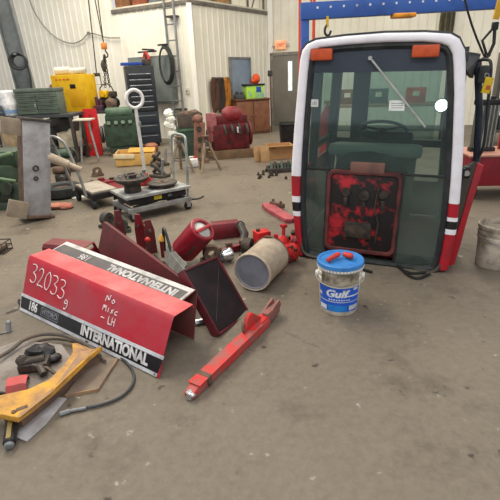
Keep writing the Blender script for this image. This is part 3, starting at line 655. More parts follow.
for nm, px, rz, lab, m1, m2 in (('lift_link', (272, 250), -30, 'dark greasy link with red end lying between pump block and red valve casting', GREASE, BRIGHT), ('lift_link', (290, 245), 60, 'upright red and black link touching the left foot of the cab', BRIGHT, GREASE), ('lift_link', (232, 252), 20, 'rusty red link with bolts behind the shiny lamp bucket', DKRED, RUST)):
    t = thing(nm, lab, 'machine link', ground(*px), rz)
    mb = MB(); mb.prism([(-.14, -.025), (.1, -.03), (.16, 0), (.1, .03), (-.14, .025), (-.17, 0)], .03, M=TR((0, 0, .03), (0, -8, 0)), bev=.005); mb.box((-.02, .0, .02), (.2, .05, .035)); P('link_bar', mb, m1, t)
    mb = MB(); mb.cyl((.11, 0, .02), (.11, 0, .11), .035, bev=.006); P('boss', mb, m2, t); mb = MB(); mb.cyl((-.13, 0, .0), (-.13, 0, .07), .03, bev=.006); P('boss', mb, m2, t); mb = MB(); mb.box((-.02, .02, .07), (.06, .05, .05), bev=.01); P('lug', mb, m2, t)
# faded red flat bar
a, b = ground(267, 207), ground(288, 221); d = b-a; fb = thing('flat_bar', 'faded pinkish red flat bar with a bolted clamp, on the floor left of the cab', 'metal bar', a, math.degrees(math.atan2(d.y, d.x)))
mb = MB(); mb.prism([(-.02, -.06), (.16, -.09), (d.length+.06, -.06), (d.length+.1, 0), (d.length+.06, .06), (.14, .06), (-.04, .03)], .05, bev=.006); P('bar', mb, PINK, fb)
mb = MB(); mb.box((.12, .09, .05), (.22, .05, .06), rot=(0, 0, 24), bev=.008)
for x in (.05, .19): mb.cyl((x, .07+x*.3-.02, .05), (x, .07+x*.3-.02, .11), .018, n=8)
P('clamp', mb, RUST, fb)

# red arm on the floor
a, b = ground(189, 400), ground(279, 313); d = b-a; L_ = d.length
arm = thing('linkage_beam', 'long worn red lift arm lying alone on the floor, lug near its upper end', 'lift arm', a, math.degrees(math.atan2(d.y, d.x)))
Ar = Matrix(((1, 0, 0, 0), (0, 0, -1, .032), (0, 1, 0, 0), (0, 0, 0, 1)))
mb = MB(); mb.prism([(.03, .004), (0, .02), (.0, .05), (.05, .075), (L_*.62, .088), (L_*.80, .085), (L_*.83, .05), (L_*.82, .004)], .064, M=Ar, bev=.006); mb.box((L_*.38, -.0, .088), (L_*.66, .085, .008), rot=(0, -.6, 0)); P('beam', mb, WORN, arm)
mb = MB(); mb.prism([(L_*.58, .08), (L_*.61, .19), (L_*.64, .22), (L_*.68, .21), (L_*.76, .12), (L_*.80, .085)], .03, M=Ar @ Matrix.Translation((0, 0, -.01)), bev=.004); mb.box((L_*.72, .015, .075), (.2, .08, .05), bev=.01); P('lug', mb, mat('lug_red', (202, 46, 44), .5, 0, (150, 70, 64), .5, 12), arm)
mb = MB(); mb.torus((L_*.605, .035, .12), .038, .009, 20, 6, rot=(80, 0, 20)); P('ring', mb, RUST, arm)
mb = MB()
for s in (-.034, .02): mb.prism([(L_*.80, .01), (L_*.80, .09), (L_*.90, .14), (L_*.97, .16), (L_*.99, .10), (L_*.93, .04)], .018, M=Ar @ Matrix.Translation((0, 0, s+.02)), bev=.003)
mb.box((L_*.89, 0, .08), (.17, .05, .09), bev=.01); P('clevis', mb, mat('worn_clevis', (150, 92, 84), .6, .1, (112, 90, 80), .5, 16), arm)
mb = MB(); mb.cyl((.012, -.0, .006), (.012, .0, .062), .024, .02, bev=.004); mb.ball((.012, -.02, .04), .018); P('ball_end', mb, CHROME, arm)
mb = MB(); mb.box((.14, 0, .056), (.03, .09, .075), bev=.004); P('weld_band', mb, RUST, arm)
for ch in arm.children: ch.matrix_local = Matrix.Diagonal((1, .92, .78, 1)) @ ch.matrix_local
mb = MB(); mb.cyl(ground(200, 325)+Vector((-.03, 0, .02)), ground(200, 325)+Vector((.03, .02, .02)), .02, n=6); mb.cyl(ground(200, 325)+Vector((-.06, -.01, .02)), ground(200, 325)+Vector((-.03, 0, .02)), .011, n=10)
loose('hex_bolt', mb, CHROME, 'shiny loose bolt on the floor just left of the black screen', 'bolt')

# linkage heap between the maroon panel and the lift table
def bracket(px, rz, lab, h, m1, m2):
    t = thing('drawbar_bracket', lab, 'metal bracket', ground(*px), rz)
    mb = MB(); mb.prism([(-.05, 0), (.05, 0), (.045, h*.7), (.02, h), (-.03, h), (-.05, h*.6)], .02, M=Matrix.Translation((0, .01, 0)) @ FR, bev=.003); mb.prism([(-.05, 0), (.05, 0), (.045, h*.6), (-.05, h*.6)], .02, M=Matrix.Translation((0, .11, 0)) @ FR, bev=.003); mb.box((0, .07, .03), (.1, .1, .03)); P('plate', mb, m1, t)
    mb = MB(); mb.cyl((0, -.02, h*.7), (0, .16, h*.7), .014); P('pin', mb, m2, t)
bracket((124, 252), 20, 'dark red upright bracket leaning just behind the maroon panel, leftmost of three', .42, MAROON, DSTEEL)
bracket((142, 252), -15, 'dark red forked bracket in the middle of the brackets below the lift table', .38, DKRED, GREASE)
bracket((153, 254), 25, 'narrow red bracket beside the headlamp shroud, right of the other two', .34, MAROON, RUST)
mb = MB(); a = ground(166, 262); mb.tube([a+Vector((-.05, .25, .015)), a+Vector((-.03, .18, .25)), a+Vector((.0, .1, .3)), a+Vector((.05, 0, .16)), a+Vector((.10, -.1, .018))], .013, smooth=2); loose('bent_rod', mb, BLACK, 'thin black bent rod sticking up left of the headlamp shroud', 'rod')
kn = thing('control_lever', 'control lever with small red knob lying against the maroon panel edge', 'lever', ground(152, 272))
mb = MB(); mb.tube([(-.1, .2, .02), (-.02, .1, .2), (.0, .0, .29)], .010); mb.tube([(-.1, .2, .015), (.1, .18, .015)], .01); P('stem', mb, DSTEEL, kn)
mb = MB(); mb.ball((.0, 0, .30), .024); P('knob', mb, BRIGHT, kn)
yt = thing('rod_end', 'short rod with yellow tip on the pile left of the headlamp shroud', 'rod', ground(163, 257), 40)
mb = MB(); mb.cyl((0, 0, 0), (0, 0, .16), .016); P('rod', mb, DKRED, yt)
mb = MB(); mb.cyl((0, 0, .16), (.01, 0, .22), .03, .012, bev=.004); P('tip', mb, OLDYEL, yt)
mb = MB(); pts = [ground(166, 248, .11), ground(185, 270, .18), ground(178, 277, .08), ground(165, 262, .02)]; slab(mb, pts, .01); slab(mb, [p+Vector((.01, .05, .02)) for p in pts], .01)
mb.tube([ground(163, 262, .01), ground(172, 262, .02)], .01)
loose('sheet_stack', mb, GALV, 'thin grey metal sheets sticking out between the maroon panel and black screen', 'metal sheets')
mb = MB(); mb.tube([ground(150, 258, .15), ground(165, 270, .14), ground(180, 284, .10), ground(190, 296, .05), ground(186, 312, .02)], .013, smooth=2); mb.tube([ground(150, 258, .15), ground(148, 268, .02)], .012); mb.tube([ground(155, 255, .13), ground(172, 275, .13), ground(186, 295, .02)], .011, smooth=2)
loose('wiring_loom', mb, BLACK, 'black cables running down along the maroon panel edge to the black screen', 'cables')
mb = MB(); slab(mb, [ground(168, 300, .02), ground(186, 290, .08), ground(183, 330, .004), ground(172, 327, .004)], .006); loose('offcut_plate', mb, mat('brown_offcut', (124, 92, 84), .7), 'small brownish plate under the right end of the hood panels', 'metal plate')

# ------------------------------------------------------------------ pails
def pail(name, lab, loc, lid, bm_, rot=0):
    t = thing(name, lab, 'bucket', loc, rot)
    mb = MB(); mb.lathe([(0, .0), (.126, 0), (.131, .006), (.141, .235), (.149, .238), (.149, .262), (.143, .266), (.144, .285), (.151, .288), (.151, .305), (.145, .308), (.147, .33), (.153, .333), (.154, .36), (.148, .362), (.143, .34), (.138, .22), (.128, .02), (0, .02)], 48); P('body', mb, bm_, t)
    return t
pc = ground(338, 316); pc = pc + Vector((pc.x, pc.y, 0)).normalized()*.125
pl = pail('plastic_pail', 'white plastic pail with blue lid and blue oil label in front of the cab', pc, True, mat('pail_white', (222, 216, 204), .45, 0, (150, 136, 116), .36, 7))
psi = math.atan2(-pc.y, -pc.x)
mb = MB(); mb.lathe([(0, .372), (.135, .370), (.140, .378), (.152, .380), (.158, .374), (.159, .350), (.155, .346)], 48); ld = P('lid', mb, LIDBLUE, pl)
mb = MB()
for i in range(44):
    a = 2*math.pi*i/44; mb.box((.1565*math.cos(a), .1565*math.sin(a), .340), (.006, .012, .014), rot=(0, 0, math.degrees(a)), bev=0)
P('rim_teeth', mb, WPLAS, pl)
def wrap(o, r):
    for v in o.data.vertices:
        x, y, z = v.co; a = psi+x/r; v.co = ((r+z)*math.cos(a), (r+z)*math.sin(a), y)
def patch(name, x0, x1, z0, z1, m, out, parent, n=24):
    r = .137; V = []; F_ = []
    for i in range(n+1):
        x = x0+(x1-x0)*i/n; V += [(x, z0, out), (x, z1, out)]
    F_ = [(2*i, 2*i+2, 2*i+3, 2*i+1) for i in range(n)]
    mb = MB()
    def wr(v): rr = .1315+.0095*(v[1]-.006)/.23+v[2]; a = psi+v[0]/.137; return (rr*math.cos(a), rr*math.sin(a), v[1])
    mb.raw([wr(v) for v in V], F_); return P(name, mb, m, parent)
LB = mat('label_blue', (38, 98, 212), .35, 0, (30, 80, 190), .4, 8, 0); LW = mat('label_white', (228, 234, 240), .4, bump=0); LC = mat('label_light_blue', (40, 140, 230), .4, bump=0)
lab_ = patch('label', -.165, .16, .035, .225, LB, .0012, pl)
for a in ((-.15, -.085, .04, .075), (.075, .15, .045, .08), (-.158, .155, .108, .113), (.10, .14, .195, .215), (.05, .155, .15, .160), (-.16, -.13, .14, .165)): patch('label_panel', *a, LW, .0018, lab_)
patch('label_panel', -.075, .06, .035, .085, LC, .0018, lab_)
for k in range(9): patch('label_panel', -.07+k*.017, -.07+k*.017+.011, .122, .132, LW, .0018, lab_, 2)
patch('grime', -.12, .13, .243, .325, mat('pail_grime', (92, 84, 70), .7, 0, (176, 166, 148), .62, 16), .0125, pl)
lt = lettering('lettering', 'Gulf', .085, LW, lab_, Matrix.Identity(4), .004, shear=.2)
for v in lt.data.vertices:
    x, y, z = v.co; zz = y*.85+.172; rr = .1315+.0095*(zz-.006)/.23+.0022+z; a = psi+(x-.02)/.137; v.co = (rr*math.cos(a), rr*math.sin(a), zz)
for s in (-1, 1):
    a = psi+s*math.pi/2*.93; mb = MB(); mb.cyl((.14*math.cos(a), .14*math.sin(a), .27), (.166*math.cos(a), .166*math.sin(a), .27), .022, bev=.004); P('handle_ear', mb, WPLAS, pl)
pts = []
for i in range(13):
    a = psi-math.pi/2*.93+math.pi*.93*i/12; pts.append((.166*math.cos(a), .166*math.sin(a), .262-.03*math.sin(math.pi*i/12)))
mb = MB(); mb.tube(pts, .004); P('bail', mb, mat('dull_bail', (170, 166, 156), .5), pl)
mb = MB(); c = pc+Vector((-.05, -.015, .379)); mb.M = basis(c, (.75, .65, 0)); mb.cyl((-.06, 0, .016), (.05, 0, .022), .014, .018, bev=.004); mb.cyl((.05, 0, .02), (.066, 0, .022), .009); mb.box((-.05, 0, .012), (.03, .03, .02), bev=.005)
loose('rubber_plug', mb, mat('red_rubber', (206, 62, 52), .5), 'longer red rubber cap lying on the blue pail lid, left one', 'rubber cap')
mb = MB(); c = pc+Vector((.045, .0, .379)); mb.M = basis(c, (.6, -.8, 0)); mb.cyl((-.03, 0, .02), (.03, 0, .02), .018, bev=.005); mb.ball((.03, .0, .022), .02); mb.box((0, .025, .016), (.03, .03, .024), bev=.006)
loose('rubber_plug', mb, mat('red_rubber', (1, 1, 1)), 'shorter double red rubber cap on the blue pail lid, right one', 'rubber cap')
p2 = ground(491, 270); p2 = p2+Vector((p2.x, p2.y, 0)).normalized()*.125
pd = pail('dirty_pail', 'open grimy white pail on the floor at the far right', p2, False, mat('grimy_white', (202, 192, 176), .6, 0, (112, 100, 84), .52, 6), 0)
mb = MB(); mb.lathe([(0, .325), (.08, .33), (.145, .318)], 30); P('contents', mb, mat('grey_sludge', (150, 142, 128), .9, 0, (110, 100, 88), .5, 12, .5), pd)
mb = MB(); pts = [(.158*math.cos(R(200+10*i)), .158*math.sin(R(200+10*i)), .28-.07*math.sin(math.pi*i/15)) for i in range(16)]; mb.tube(pts, .004); P('bail', mb, STEEL, pd)

# ------------------------------------------------------------------ yellow bracket heap, lower left
def plan(pxs, z): return [tuple(ground(x, y, z).xy) for x, y in pxs]
yb = thing('loader_bracket', 'chipped yellow curved bracket arm lying across the scrap heap at lower left', 'bracket', (0, 0, 0))
outl = [(-34, 410), (0, 414), (17, 418), (34, 405), (52, 391), (70, 374), (88, 357), (102, 346), (92, 350), (78, 343), (71, 343), (74, 352), (66, 364), (50, 380), (28, 390), (0, 396), (-34, 395)]
pp = plan(outl, .125); ctr = Vector((sum(p[0] for p in pp)/len(pp), sum(p[1] for p in pp)/len(pp), 0)); yb.location = ctr
mb = MB(); mb.prism([(x-ctr.x, y-ctr.y) for x, y in pp], .03, M=Matrix.Translation((0, 0, .095)), bev=.006); P('arm_plate', mb, OLDYEL, yb)
mb = MB(); low = plan([(0, 408), (18, 409), (50, 384), (84, 353), (98, 346), (84, 349), (48, 379), (0, 401)], .12); mb.prism([(x-ctr.x, y-ctr.y) for x, y in low], .10, M=Matrix.Translation((0, 0, .0))); P('web', mb, mat('dusty_brown_steel', (132, 106, 88), .7, 0, (100, 80, 66), .5, 10), yb)
mb = MB(); q = ground(22, 408, .126)-ctr; mb.box(q, (.05, .02, .004), rot=(0, 0, 30), bev=0); q = ground(14, 412, .126)-ctr; mb.cyl(q, q+Vector((0, 0, .004)), .012); P('chipped_spot', mb, RUST, yb)
mb = MB()
for seg in ([(20, 413), (36, 401), (54, 387), (52, 392), (35, 405), (19, 418)], [(56, 385), (72, 370), (90, 354), (102, 345), (90, 351), (80, 351), (76, 357), (66, 371)], [(84, 347), (93, 351), (101, 346), (92, 350), (79, 344), (74, 344)]):
    w_ = [ground(x, y, .1262)-ctr for x, y in seg]; mb.raw([tuple(v) for v in w_], [tuple(range(len(w_)))])
P('worn_edge', mb, mat('bare_worn_brown', (146, 116, 92), .7, 0, (176, 136, 84), .5, 14), yb)
mb = MB(); slab(mb, [ground(-40, 388, .03), ground(40, 398, .03), ground(72, 360, .03), ground(62, 346, .03), ground(20, 342, .03), ground(-40, 362, .03)], .012)
mb.box(ground(10, 372, .02), (.05, .05, .03), bev=0); mb.box(ground(50, 372, .02), (.05, .05, .03), bev=0)
loose('floor_plate', mb, mat('scuffed_grey_plate', (140, 134, 128), .5, .1, (104, 94, 86), .5, 6), 'scuffed grey plate lying under the rubber boot behind the yellow bracket', 'metal plate')
mb = MB(); p = [(-40, 372), (-10, 362), (12, 350), (22, 340), (40, 334), (60, 334), (78, 340), (92, 348), (100, 356)]; mb.tube([ground(x, y, .06+.02*(i % 2)) for i, (x, y) in enumerate(p)], +0.012, 8, smooth=2); mb.tube([ground(x+5, y+5, .03) for x, y in p], .009, 8, smooth=2)
loose('heavy_hose', mb, mat('dusty_hose', (104, 94, 84), .8, 0, (78, 74, 70), .5, 12), 'thick black hose curving over the back of the scrap heap, lower left', 'hose')
mb = MB(); c = ground(42, 358, .045); mb.ball(c+Vector((0, 0, .05)), (.085, .055, .04), jit=.12); mb.ball(c+Vector((.07, -.03, .02)), (.06, .04, .025), jit=.1); loose('rubber_boot', mb, BLACK, 'crumpled black rubber boot lying on the grey plate', 'rubber boot')
vb = thing('gear_shifter', 'dark greasy shifter mechanism lying on the grey plate in front of the rubber boot', 'shifter', ground(36, 368, .044), 10)
mb = MB(); mb.box((0, 0, .03), (.16, .10, .05), bev=.01); mb.cyl((-.07, -.02, .05), (.06, 0, .055), .025); mb.ball((-.06, 0, .06), .035, jit=.1); P('body', mb, GREASE, vb)
mb = MB(); mb.tube([(.0, -.04, .05), (.08, -.06, .03), (.16, -.14, .02)], .01); mb.cyl((.04, -.05, .04), (.07, -.10, .02), .02); P('lever', mb, DSTEEL, vb)
mb = MB(); c = ground(8, 389, .044); mb.M = basis(c, (.95, .3, 0)); mb.sheet([(-.05, 0), (-.03, .03), (0, .035), (.04, .03), (.06, 0)], .10, .006, seg=5, jit=.004); loose('red_cover', mb, mat('scuffed_red', (190, 74, 74), .6, 0, (150, 80, 76), .5, 9), 'small scuffed red cover beside the yellow bracket at the left picture edge', 'cover')
rs = thing('rusty_tray', 'bent brown rusty tray on the floor between yellow bracket and hose loop', 'metal tray', (0, 0, 0))
c0 = ground(82, 376); rs.location = c0
L4 = [ground(66, 397)-c0, ground(98, 391)-c0, ground(118, 360)-c0, ground(92, 358)-c0]
mb = MB(); slab(mb, [p+Vector((0, 0, .004)) for p in L4], .008); P('tray_floor', mb, mat('dull_brown_steel', (134, 120, 106), .8, 0, (116, 102, 90), .5, 8), rs)
mb = MB()
for i in (0, 1): a, b = L4[i], L4[i+1]; slab(mb, [a, b, b+Vector((0, 0, .018)), a+Vector((0, 0, .018))], .005)
P('tray_rim', mb, mat('tan_rim', (176, 138, 104), .7, 0, (126, 112, 98), .5, 10), rs)
hs = thing('hydraulic_hose', 'thin black hydraulic hose looping round the rusty tray, steel fitting at its end', 'hose', (0, 0, 0)); c0 = ground(110, 390); hs.location = c0
mb = MB(); mb.tube([ground(x, y, .012)-c0 for x, y in ((86, 341), (104, 347), (120, 356), (132, 368), (135, 380), (128, 392), (114, 401), (96, 406), (82, 408))], .008, 10, smooth=2); P('hose', mb, mat('worn_hose', (70, 74, 76), .6), hs)
mb = MB(); mb.cyl(ground(86, 408, .012)-c0, ground(70, 411, .012)-c0, .010, n=10); mb.cyl(ground(70, 411, .013)-c0, ground(60, 414, .013)-c0, .012, n=6); P('fitting', mb, STEEL, hs)
mb = MB(); slab(mb, [ground(14, 437, .004), ground(27, 442, .004), ground(46, 425, .004), ground(67, 399, .004), ground(45, 396, .004)], .006); pt = loose('skid_plate', mb, mat('bare_sheet', (186, 186, 190), .4, .1, (156, 152, 150), .5, 9), 'thin bare grey sheet sticking out under the yellow bracket toward us', 'metal sheet')
a, b = ground(9, 447, .03), ground(13, 415, .06); cy = thing('grip_handle', 'dark cylindrical grip with pale end cap in front of the yellow bracket', 'handle'); d = (b-a); GM_ = Matrix.Translation(a) @ d.to_track_quat('Z', 'Y').to_matrix().to_4x4(); cy.matrix_world = GM_
Lh = d.length
mb = MB(); mb.lathe([(0, .01), (.02, .01), (.028, .02), (.028, Lh), (0, Lh)], 20); P('grip', mb, BLACK, cy)
mb = MB(); mb.lathe([(0, -.004), (.018, 0), (.022, .012), (.02, .016)], 18); P('end_cap', mb, GREY, cy)
mb = MB(); mb.box((0, .026, Lh*.5), (.02, .008, Lh*.7)); P('stripe', mb, mat('brass_stripe', (142, 118, 60), .5), cy)
# small things at the left edge
t = thing('wire_basket', 'grey wire basket on the bare floor at the left picture edge', 'wire basket', ground(-4, 252))
mb = MB()
for z in (.0, .05, .1): mb.tube([(-.12, -.08, z+.006), (.12, -.08, z+.006), (.13, .08, z+.006), (-.12, .08, z+.006)], .006, 6, True)
for x, y in ((-.12, -.08), (0, -.08), (.12, -.08), (.13, .08), (0, .08), (.125, 0)): mb.cyl((x, y, .0), (x, y, .11), .005, n=6)
P('wires', mb, DSTEEL, t)
mb = MB(); mb.box((0, 0, .04), (.2, .14, .06), bev=.02); P('lump', mb, RUST, t)
mb = MB(); c = ground(9, 332); mb.cyl(c, c+Vector((.0, .02, .06)), .016, n=10); mb.ball(c+Vector((0, .02, .06)), .018); mb.tube([c+Vector((-.14, -.04, .005)), c+Vector((-.05, -.03, .006)), c+Vector((0.02, .0, .01))], .005); loose('clevis_pin', mb, STEEL, 'small steel pin with a wire tail on the floor left of the hood panel', 'pin')
# hoses under the cab
mb = MB()
for pts in (((335, 248), (345, 262), (358, 268), (372, 272)), ((385, 252), (392, 262), (408, 274), (426, 272)), ((388, 250), (400, 268), (414, 280), (430, 274))):
    mb.tube([ground(x, y, .014) for x, y in pts], .011, 8, smooth=2)
loose('cable_tangle', mb, BLACK, 'black cables trailing on the floor below the cab front', 'cables')

# ------------------------------------------------------------------ lift table and carts
lt_ = thing('lift_table_cart', 'grey scissor lift table on casters with a tubular push handle, mid floor', 'lift table', (-1.40, 4.86, 0), math.degrees(math.atan2(.58, .81)))
LTW, LTD = .83, .52
mb = MB(); mb.box((LTW/2, LTD/2, .285), (LTW+.02, LTD+.02, .035), bev=.006); P('platform', mb, mat('scuffed_light_grey', (172, 174, 172), .5, .1, (130, 130, 128), .5, 8), lt_)
mb = MB(); mb.box((LTW/2, LTD/2, .225), (LTW-.08, LTD-.08, .085), bev=.004); P('skirt', mb, BLACK, lt_)
mb = MB(); mb.box((.40, .0345, .225), (.10, .004, .045), bev=0); P('rating_label', mb, mat('yellow_label', (206, 190, 40), .5), lt_)
mb = MB(); mb.box((.56, .0345, .225), (.05, .004, .03), bev=0); P('rating_plate', mb, GREY, lt_)
for y in (.0, LTD):
    mb = MB(); mb.box((LTW/2, y, .135), (LTW, .05, .055), bev=.006); P('base_rail', mb, GALV, lt_)
for x in (.03, LTW-.03):
    mb = MB(); mb.box((x, LTD/2, .135), (.05, LTD-.05, .05), bev=.004); P('cross_rail', mb, STEEL, lt_)
for y in (.09, LTD-.09):
    for s in (-1, 1):
        mb = MB(); mb.box((LTW/2, y+.012*s, .18), (.66, .012, .035), rot=(0, 6*s, 0)); P('scissor_bar', mb, DSTEEL, lt_)
for x in (.05, LTW-.05):
    for y in (.0, LTD):
        mb = MB(); mb.box((x, y, .10), (.06, .05, .03)); mb.box((x, y-.026, .075), (.05, .006, .07)); mb.box((x, y+.026, .075), (.05, .006, .07)); cs = P('caster', mb, GALV, lt_)
        mb = MB(); mb.cyl((x, y-.018, .052), (x, y+.018, .052), .052, n=20, bev=.006); P('wheel', mb, BLACK, cs)
mb = MB(); hx = LTW-.01; mb.tube([(hx, .06, .12), (hx+.02, .05, .45), (hx+.04, .05, .84), (hx+.05, .09, .91), (hx+.05, LTD-.13, .91), (hx+.04, LTD-.07, .84), (hx+.02, LTD-.08, .45), (hx, LTD-.08, .12)], .016, 10, smooth=2); P('push_handle', mb, mat('worn_green_grey', (160, 168, 164), .45, .2, (124, 130, 126), .5, 8), lt_)
mb = MB(); mb.tube([(hx+.02, .1, .10), (hx+.14, .02, .10), (hx+.2, .0, .13)], .012, smooth=1); P('foot_pedal', mb, BLACK, lt_)
LM = lt_.matrix_basis.copy() if False else Matrix.Translation((-1.40, 4.86, 0)) @ Matrix.Rotation(math.atan2(.58, .81), 4, 'Z')
hub = thing('wheel_hub', 'large flared black wheel hub standing on the front of the lift table', 'wheel hub', tuple(LM @ Vector((.17, .22, .303))))
mb = MB(); mb.lathe([(0, 0), (.10, 0), (.105, .01), (.10, .035), (.098, .07), (.13, .085), (.19, .11), (.205, .125), (.205, .14), (.17, .148), (.10, .135), (.07, .14), (.07, .17), (.05, .175), (.045, .15), (0, .15)], 40); P('flange', mb, GREASE, hub)
for k in range(8):
    a = 2*math.pi*k/8; mb = MB(); mb.cyl((.145*math.cos(a), .145*math.sin(a), .135), (.145*math.cos(a), .145*math.sin(a), .170), .012, n=8); P('stud', mb, STEEL, hub)
hub.scale = (1, 1, 1.25)
for i, (r_, z, x, y, lab, m_) in enumerate(((.16, 0, .55, .20, 'dark flat brake plate, bottom of the stack behind the black hub', GREASE), (.19, .032, .56, .22, 'wide rusty disc on top of the plate stack behind the black hub', DSTEEL))):
    t = thing('brake_disc', lab, 'brake disc', tuple(LM @ Vector((x, y, .303+z))))
    mb = MB(); mb.lathe([(.05, .0), (r_-.01, 0), (r_, .005), (r_, .022), (r_-.01, .028), (.09, .028), (.085, .026), (.05, .026), (.05, 0)], 36); P('disc', mb, m_, t)
    mb = MB(); mb.lathe([(.03, .004), (.07, .004), (.075, .03), (.03, .03), (.03, .004)], 24); P('collar', mb, RUST, t)
bj = thing('bottle_jack', 'red bottle jack standing on the back of the lift table', 'bottle jack', tuple(LM @ Vector((.43, .44, .303))))
mb = MB(); mb.box((0, 0, .015), (.12, .10, .03), bev=.005); mb.cyl((0, 0, .03), (0, 0, .15), .05, .045, 20, bev=.005); mb.cyl((.06, 0, .03), (.055, 0, .10), .018); P('body', mb, BRIGHT, bj)
mb = MB(); mb.cyl((0, 0, .15), (0, 0, .19), .022); mb.cyl((0, 0, .19), (0, 0, .20), .03); P('ram', mb, STEEL, bj)
pj = thing('pallet_jack', 'pallet jack behind the lift table, only its white ring handle rising above', 'pallet jack', (-1.38, 5.78, 0), 30)
mb = MB(); pts = [(.088*math.cos(R(a))*1.0, .0, 1.33+.088*math.sin(R(a))) for a in range(0, 360, 15)]
pts = [((.108 if abs(math.cos(R(a))) > .6 else .098)*math.cos(R(a)), 0, 1.34+.11*math.sin(R(a))) for a in range(0, 360, 20)]; mb.tube(pts, .021, 10, True, smooth=2); hn = P('ring_handle', mb, mat('handle_white', (236, 236, 234), .5, 0, (206, 206, 204), .5, 10), pj)
mb = MB(); mb.tube([(0, 0, 1.23), (0, 0, 1.12), (.01, .0, .5), (.02, .02, .2)], .022, 10); P('shaft', mb, mat('shaft_grey', (214, 214, 210), .5, 0, (180, 180, 176), .5, 9), pj)
mb = MB(); mb.box((.02, .0, 1.04), (.04, .05, .05), bev=.008); P('release_lever', mb, GALV, pj)
mb = MB(); mb.box((.02, .03, .22), (.24, .12, .16), bev=.02); mb.cyl((.02, .03, .12), (.02, .03, .3), .05); P('pump_body', mb, DKRED, pj)
for x in (-.18, .22):
    mb = MB(); mb.box((x, .60, .075), (.16, 1.1, .05), bev=.008); P('fork', mb, DKRED, pj)
mb = MB(); mb.cyl((-.03, .03, .08), (.07, .03, .08), .08, n=20, bev=.008); P('steer_wheel', mb, BLACK, pj)

pc_ = thing('platform_cart', 'low platform hand cart with pale deck and bent tube handle, left of the lift table', 'platform cart', (-2.02, 5.50, 0), 38)
mb = MB(); mb.box((.16, .32, .215), (.34, .66, .03), bev=.004); P('deck', mb, mat('pale_grey_board', (164, 156, 144), .7, 0, (136, 126, 112), .5, 6), pc_)
mb = MB(); mb.box((.16, .32, .16), (.36, .70, .07), bev=.006); P('frame', mb, BLACK, pc_)
for x, y in ((-.0, .02), (.32, .02), (.0, .62), (.32, .62)):
    mb = MB(); mb.cyl((x-.025, y, .065), (x+.025, y, .065), .065, n=20, bev=.008); P('wheel', mb, RUBBER, pc_)
mb = MB(); mb.tube([(-.06, .08, .17), (-.09, .10, .45), (-.17, .15, .85), (-.22, .17, .92), (-.27, .26, .95), (-.27, .46, .93), (-.22, .55, .85), (-.10, .56, .4), (-.06, .56, .17)], .018, 10, smooth=2); mb.tube([(-.15, .13, .62), (-.17, .56, .62)], .014); P('handle', mb, GALV, pc_)
mb = MB(); mb.M = LM @ TR((-.42, .75, 0)); 
cr = thing('gear_casting', 'dark red casting on the floor behind the platform cart', 'casting', ground(108, 188), 20)
mb = MB(); mb.box((0, 0, .07), (.30, .18, .12), bev=.03); mb.cyl((-.08, 0, .1), (-.08, 0, .17), .06, .05); P('body', mb, DKRED, cr)
mb = MB(); mb.cyl((.08, 0, .12), (.08, 0, .16), .04, n=10); P('boss', mb, GREASE, cr)

# ------------------------------------------------------------------ left: grey steel upright, green machine and floor scrap
sc_ = thing('steel_upright', 'heavy grey steel channel standing on its end, stub pipe sticking out to the right', 'steel column', (-2.60, 5.12, .035), 0, rot=(0, 11, 40))
mb = MB(); mb.box((0, 0, .60), (.30, .03, 1.14), bev=.006); P('face_plate', mb, mat('bare_grey_steel', (168, 168, 172), .5, .1, (130, 126, 124), .5, 4), sc_)
mb = MB(); mb.box((-.135, .13, .58), (.03, .24, 1.02), bev=.005); P('flange', mb, RUST, sc_)
mb = MB(); mb.box((.135, .13, .58), (.03, .24, 1.02), bev=.005); P('flange', mb, STEEL, sc_)
mb = MB(); mb.box((-.24, .06, 1.06), (.24, .04, .19), rot=(0, 2, 0), bev=.005); P('end_plate', mb, mat('dull_tan_steel', (156, 142, 124), .6, .1, (126, 112, 98), .5, 6), sc_)
mb = MB(); mb.box((-.24, -.06, .12), (.22, .05, .20), rot=(0, 12, 0), bev=.005); P('end_plate', mb, mat('dull_tan_steel', (1, 1, 1)), sc_)
mb = MB(); mb.box((.0, .10, 1.16), (.32, .26, .03), bev=.004); P('cap_plate', mb, DSTEEL, sc_)
mb = MB(); mb.box((.0, .08, .016), (.36, .30, .032), bev=.004); P('foot_plate', mb, RUST, sc_)
mb = MB(); mb.cyl((.13, .04, .74), (.36, -.02, .66), .062, .05, 20, bev=.006); mb.cyl((.36, -.02, .66), (.50, -.06, .61), .034); P('stub_pipe', mb, TAN, sc_)
for z_, r_ in ((.60, .028), (.48, .02)):
    mb = MB(); mb.torus((-.02, -.018, z_), r_, .01, 18, 6, rot=(90, 0, 0)); P('bolt_ring', mb, GREASE, sc_)
gm = thing('green_machine', 'big dark green gearbox with pale rods on the floor beside the grey steel upright', 'machine', (-3.45, 5.95, 0), -8)
mb = MB(); mb.box((0, 0, .33), (.8, .5, .5), bev=.05); mb.box((.2, .05, .66), (.5, .4, .20), bev=.04); mb.cyl((.0, -.32, .32), (.0, -.2, .32), .2, n=24, bev=.02); mb.cyl((.3, -.3, .30), (.3, -.2, .30), .09); P('housing', mb, mat('oily_green', (62, 84, 64), .5, 0, (52, 52, 46), .6, 5, .3), gm)
mb = MB(); mb.box((0, 0, .05), (.9, .6, .1), bev=.01); mb.box((.38, -.2, .2), (.12, .1, .3), bev=.01); P('base', mb, DGREEN, gm)
mb = MB(); mb.tube([(-.4, -.3, .62), (.1, -.34, .68), (.45, -.2, .74)], .03, 10, smooth=1); mb.tube([(-.4, -.32, .55), (.3, -.36, .45), (.48, -.3, .40)], .02); P('rod', mb, mat('light_green_tube', (108, 136, 104), .5, 0, (84, 98, 78), .5, 8), gm)
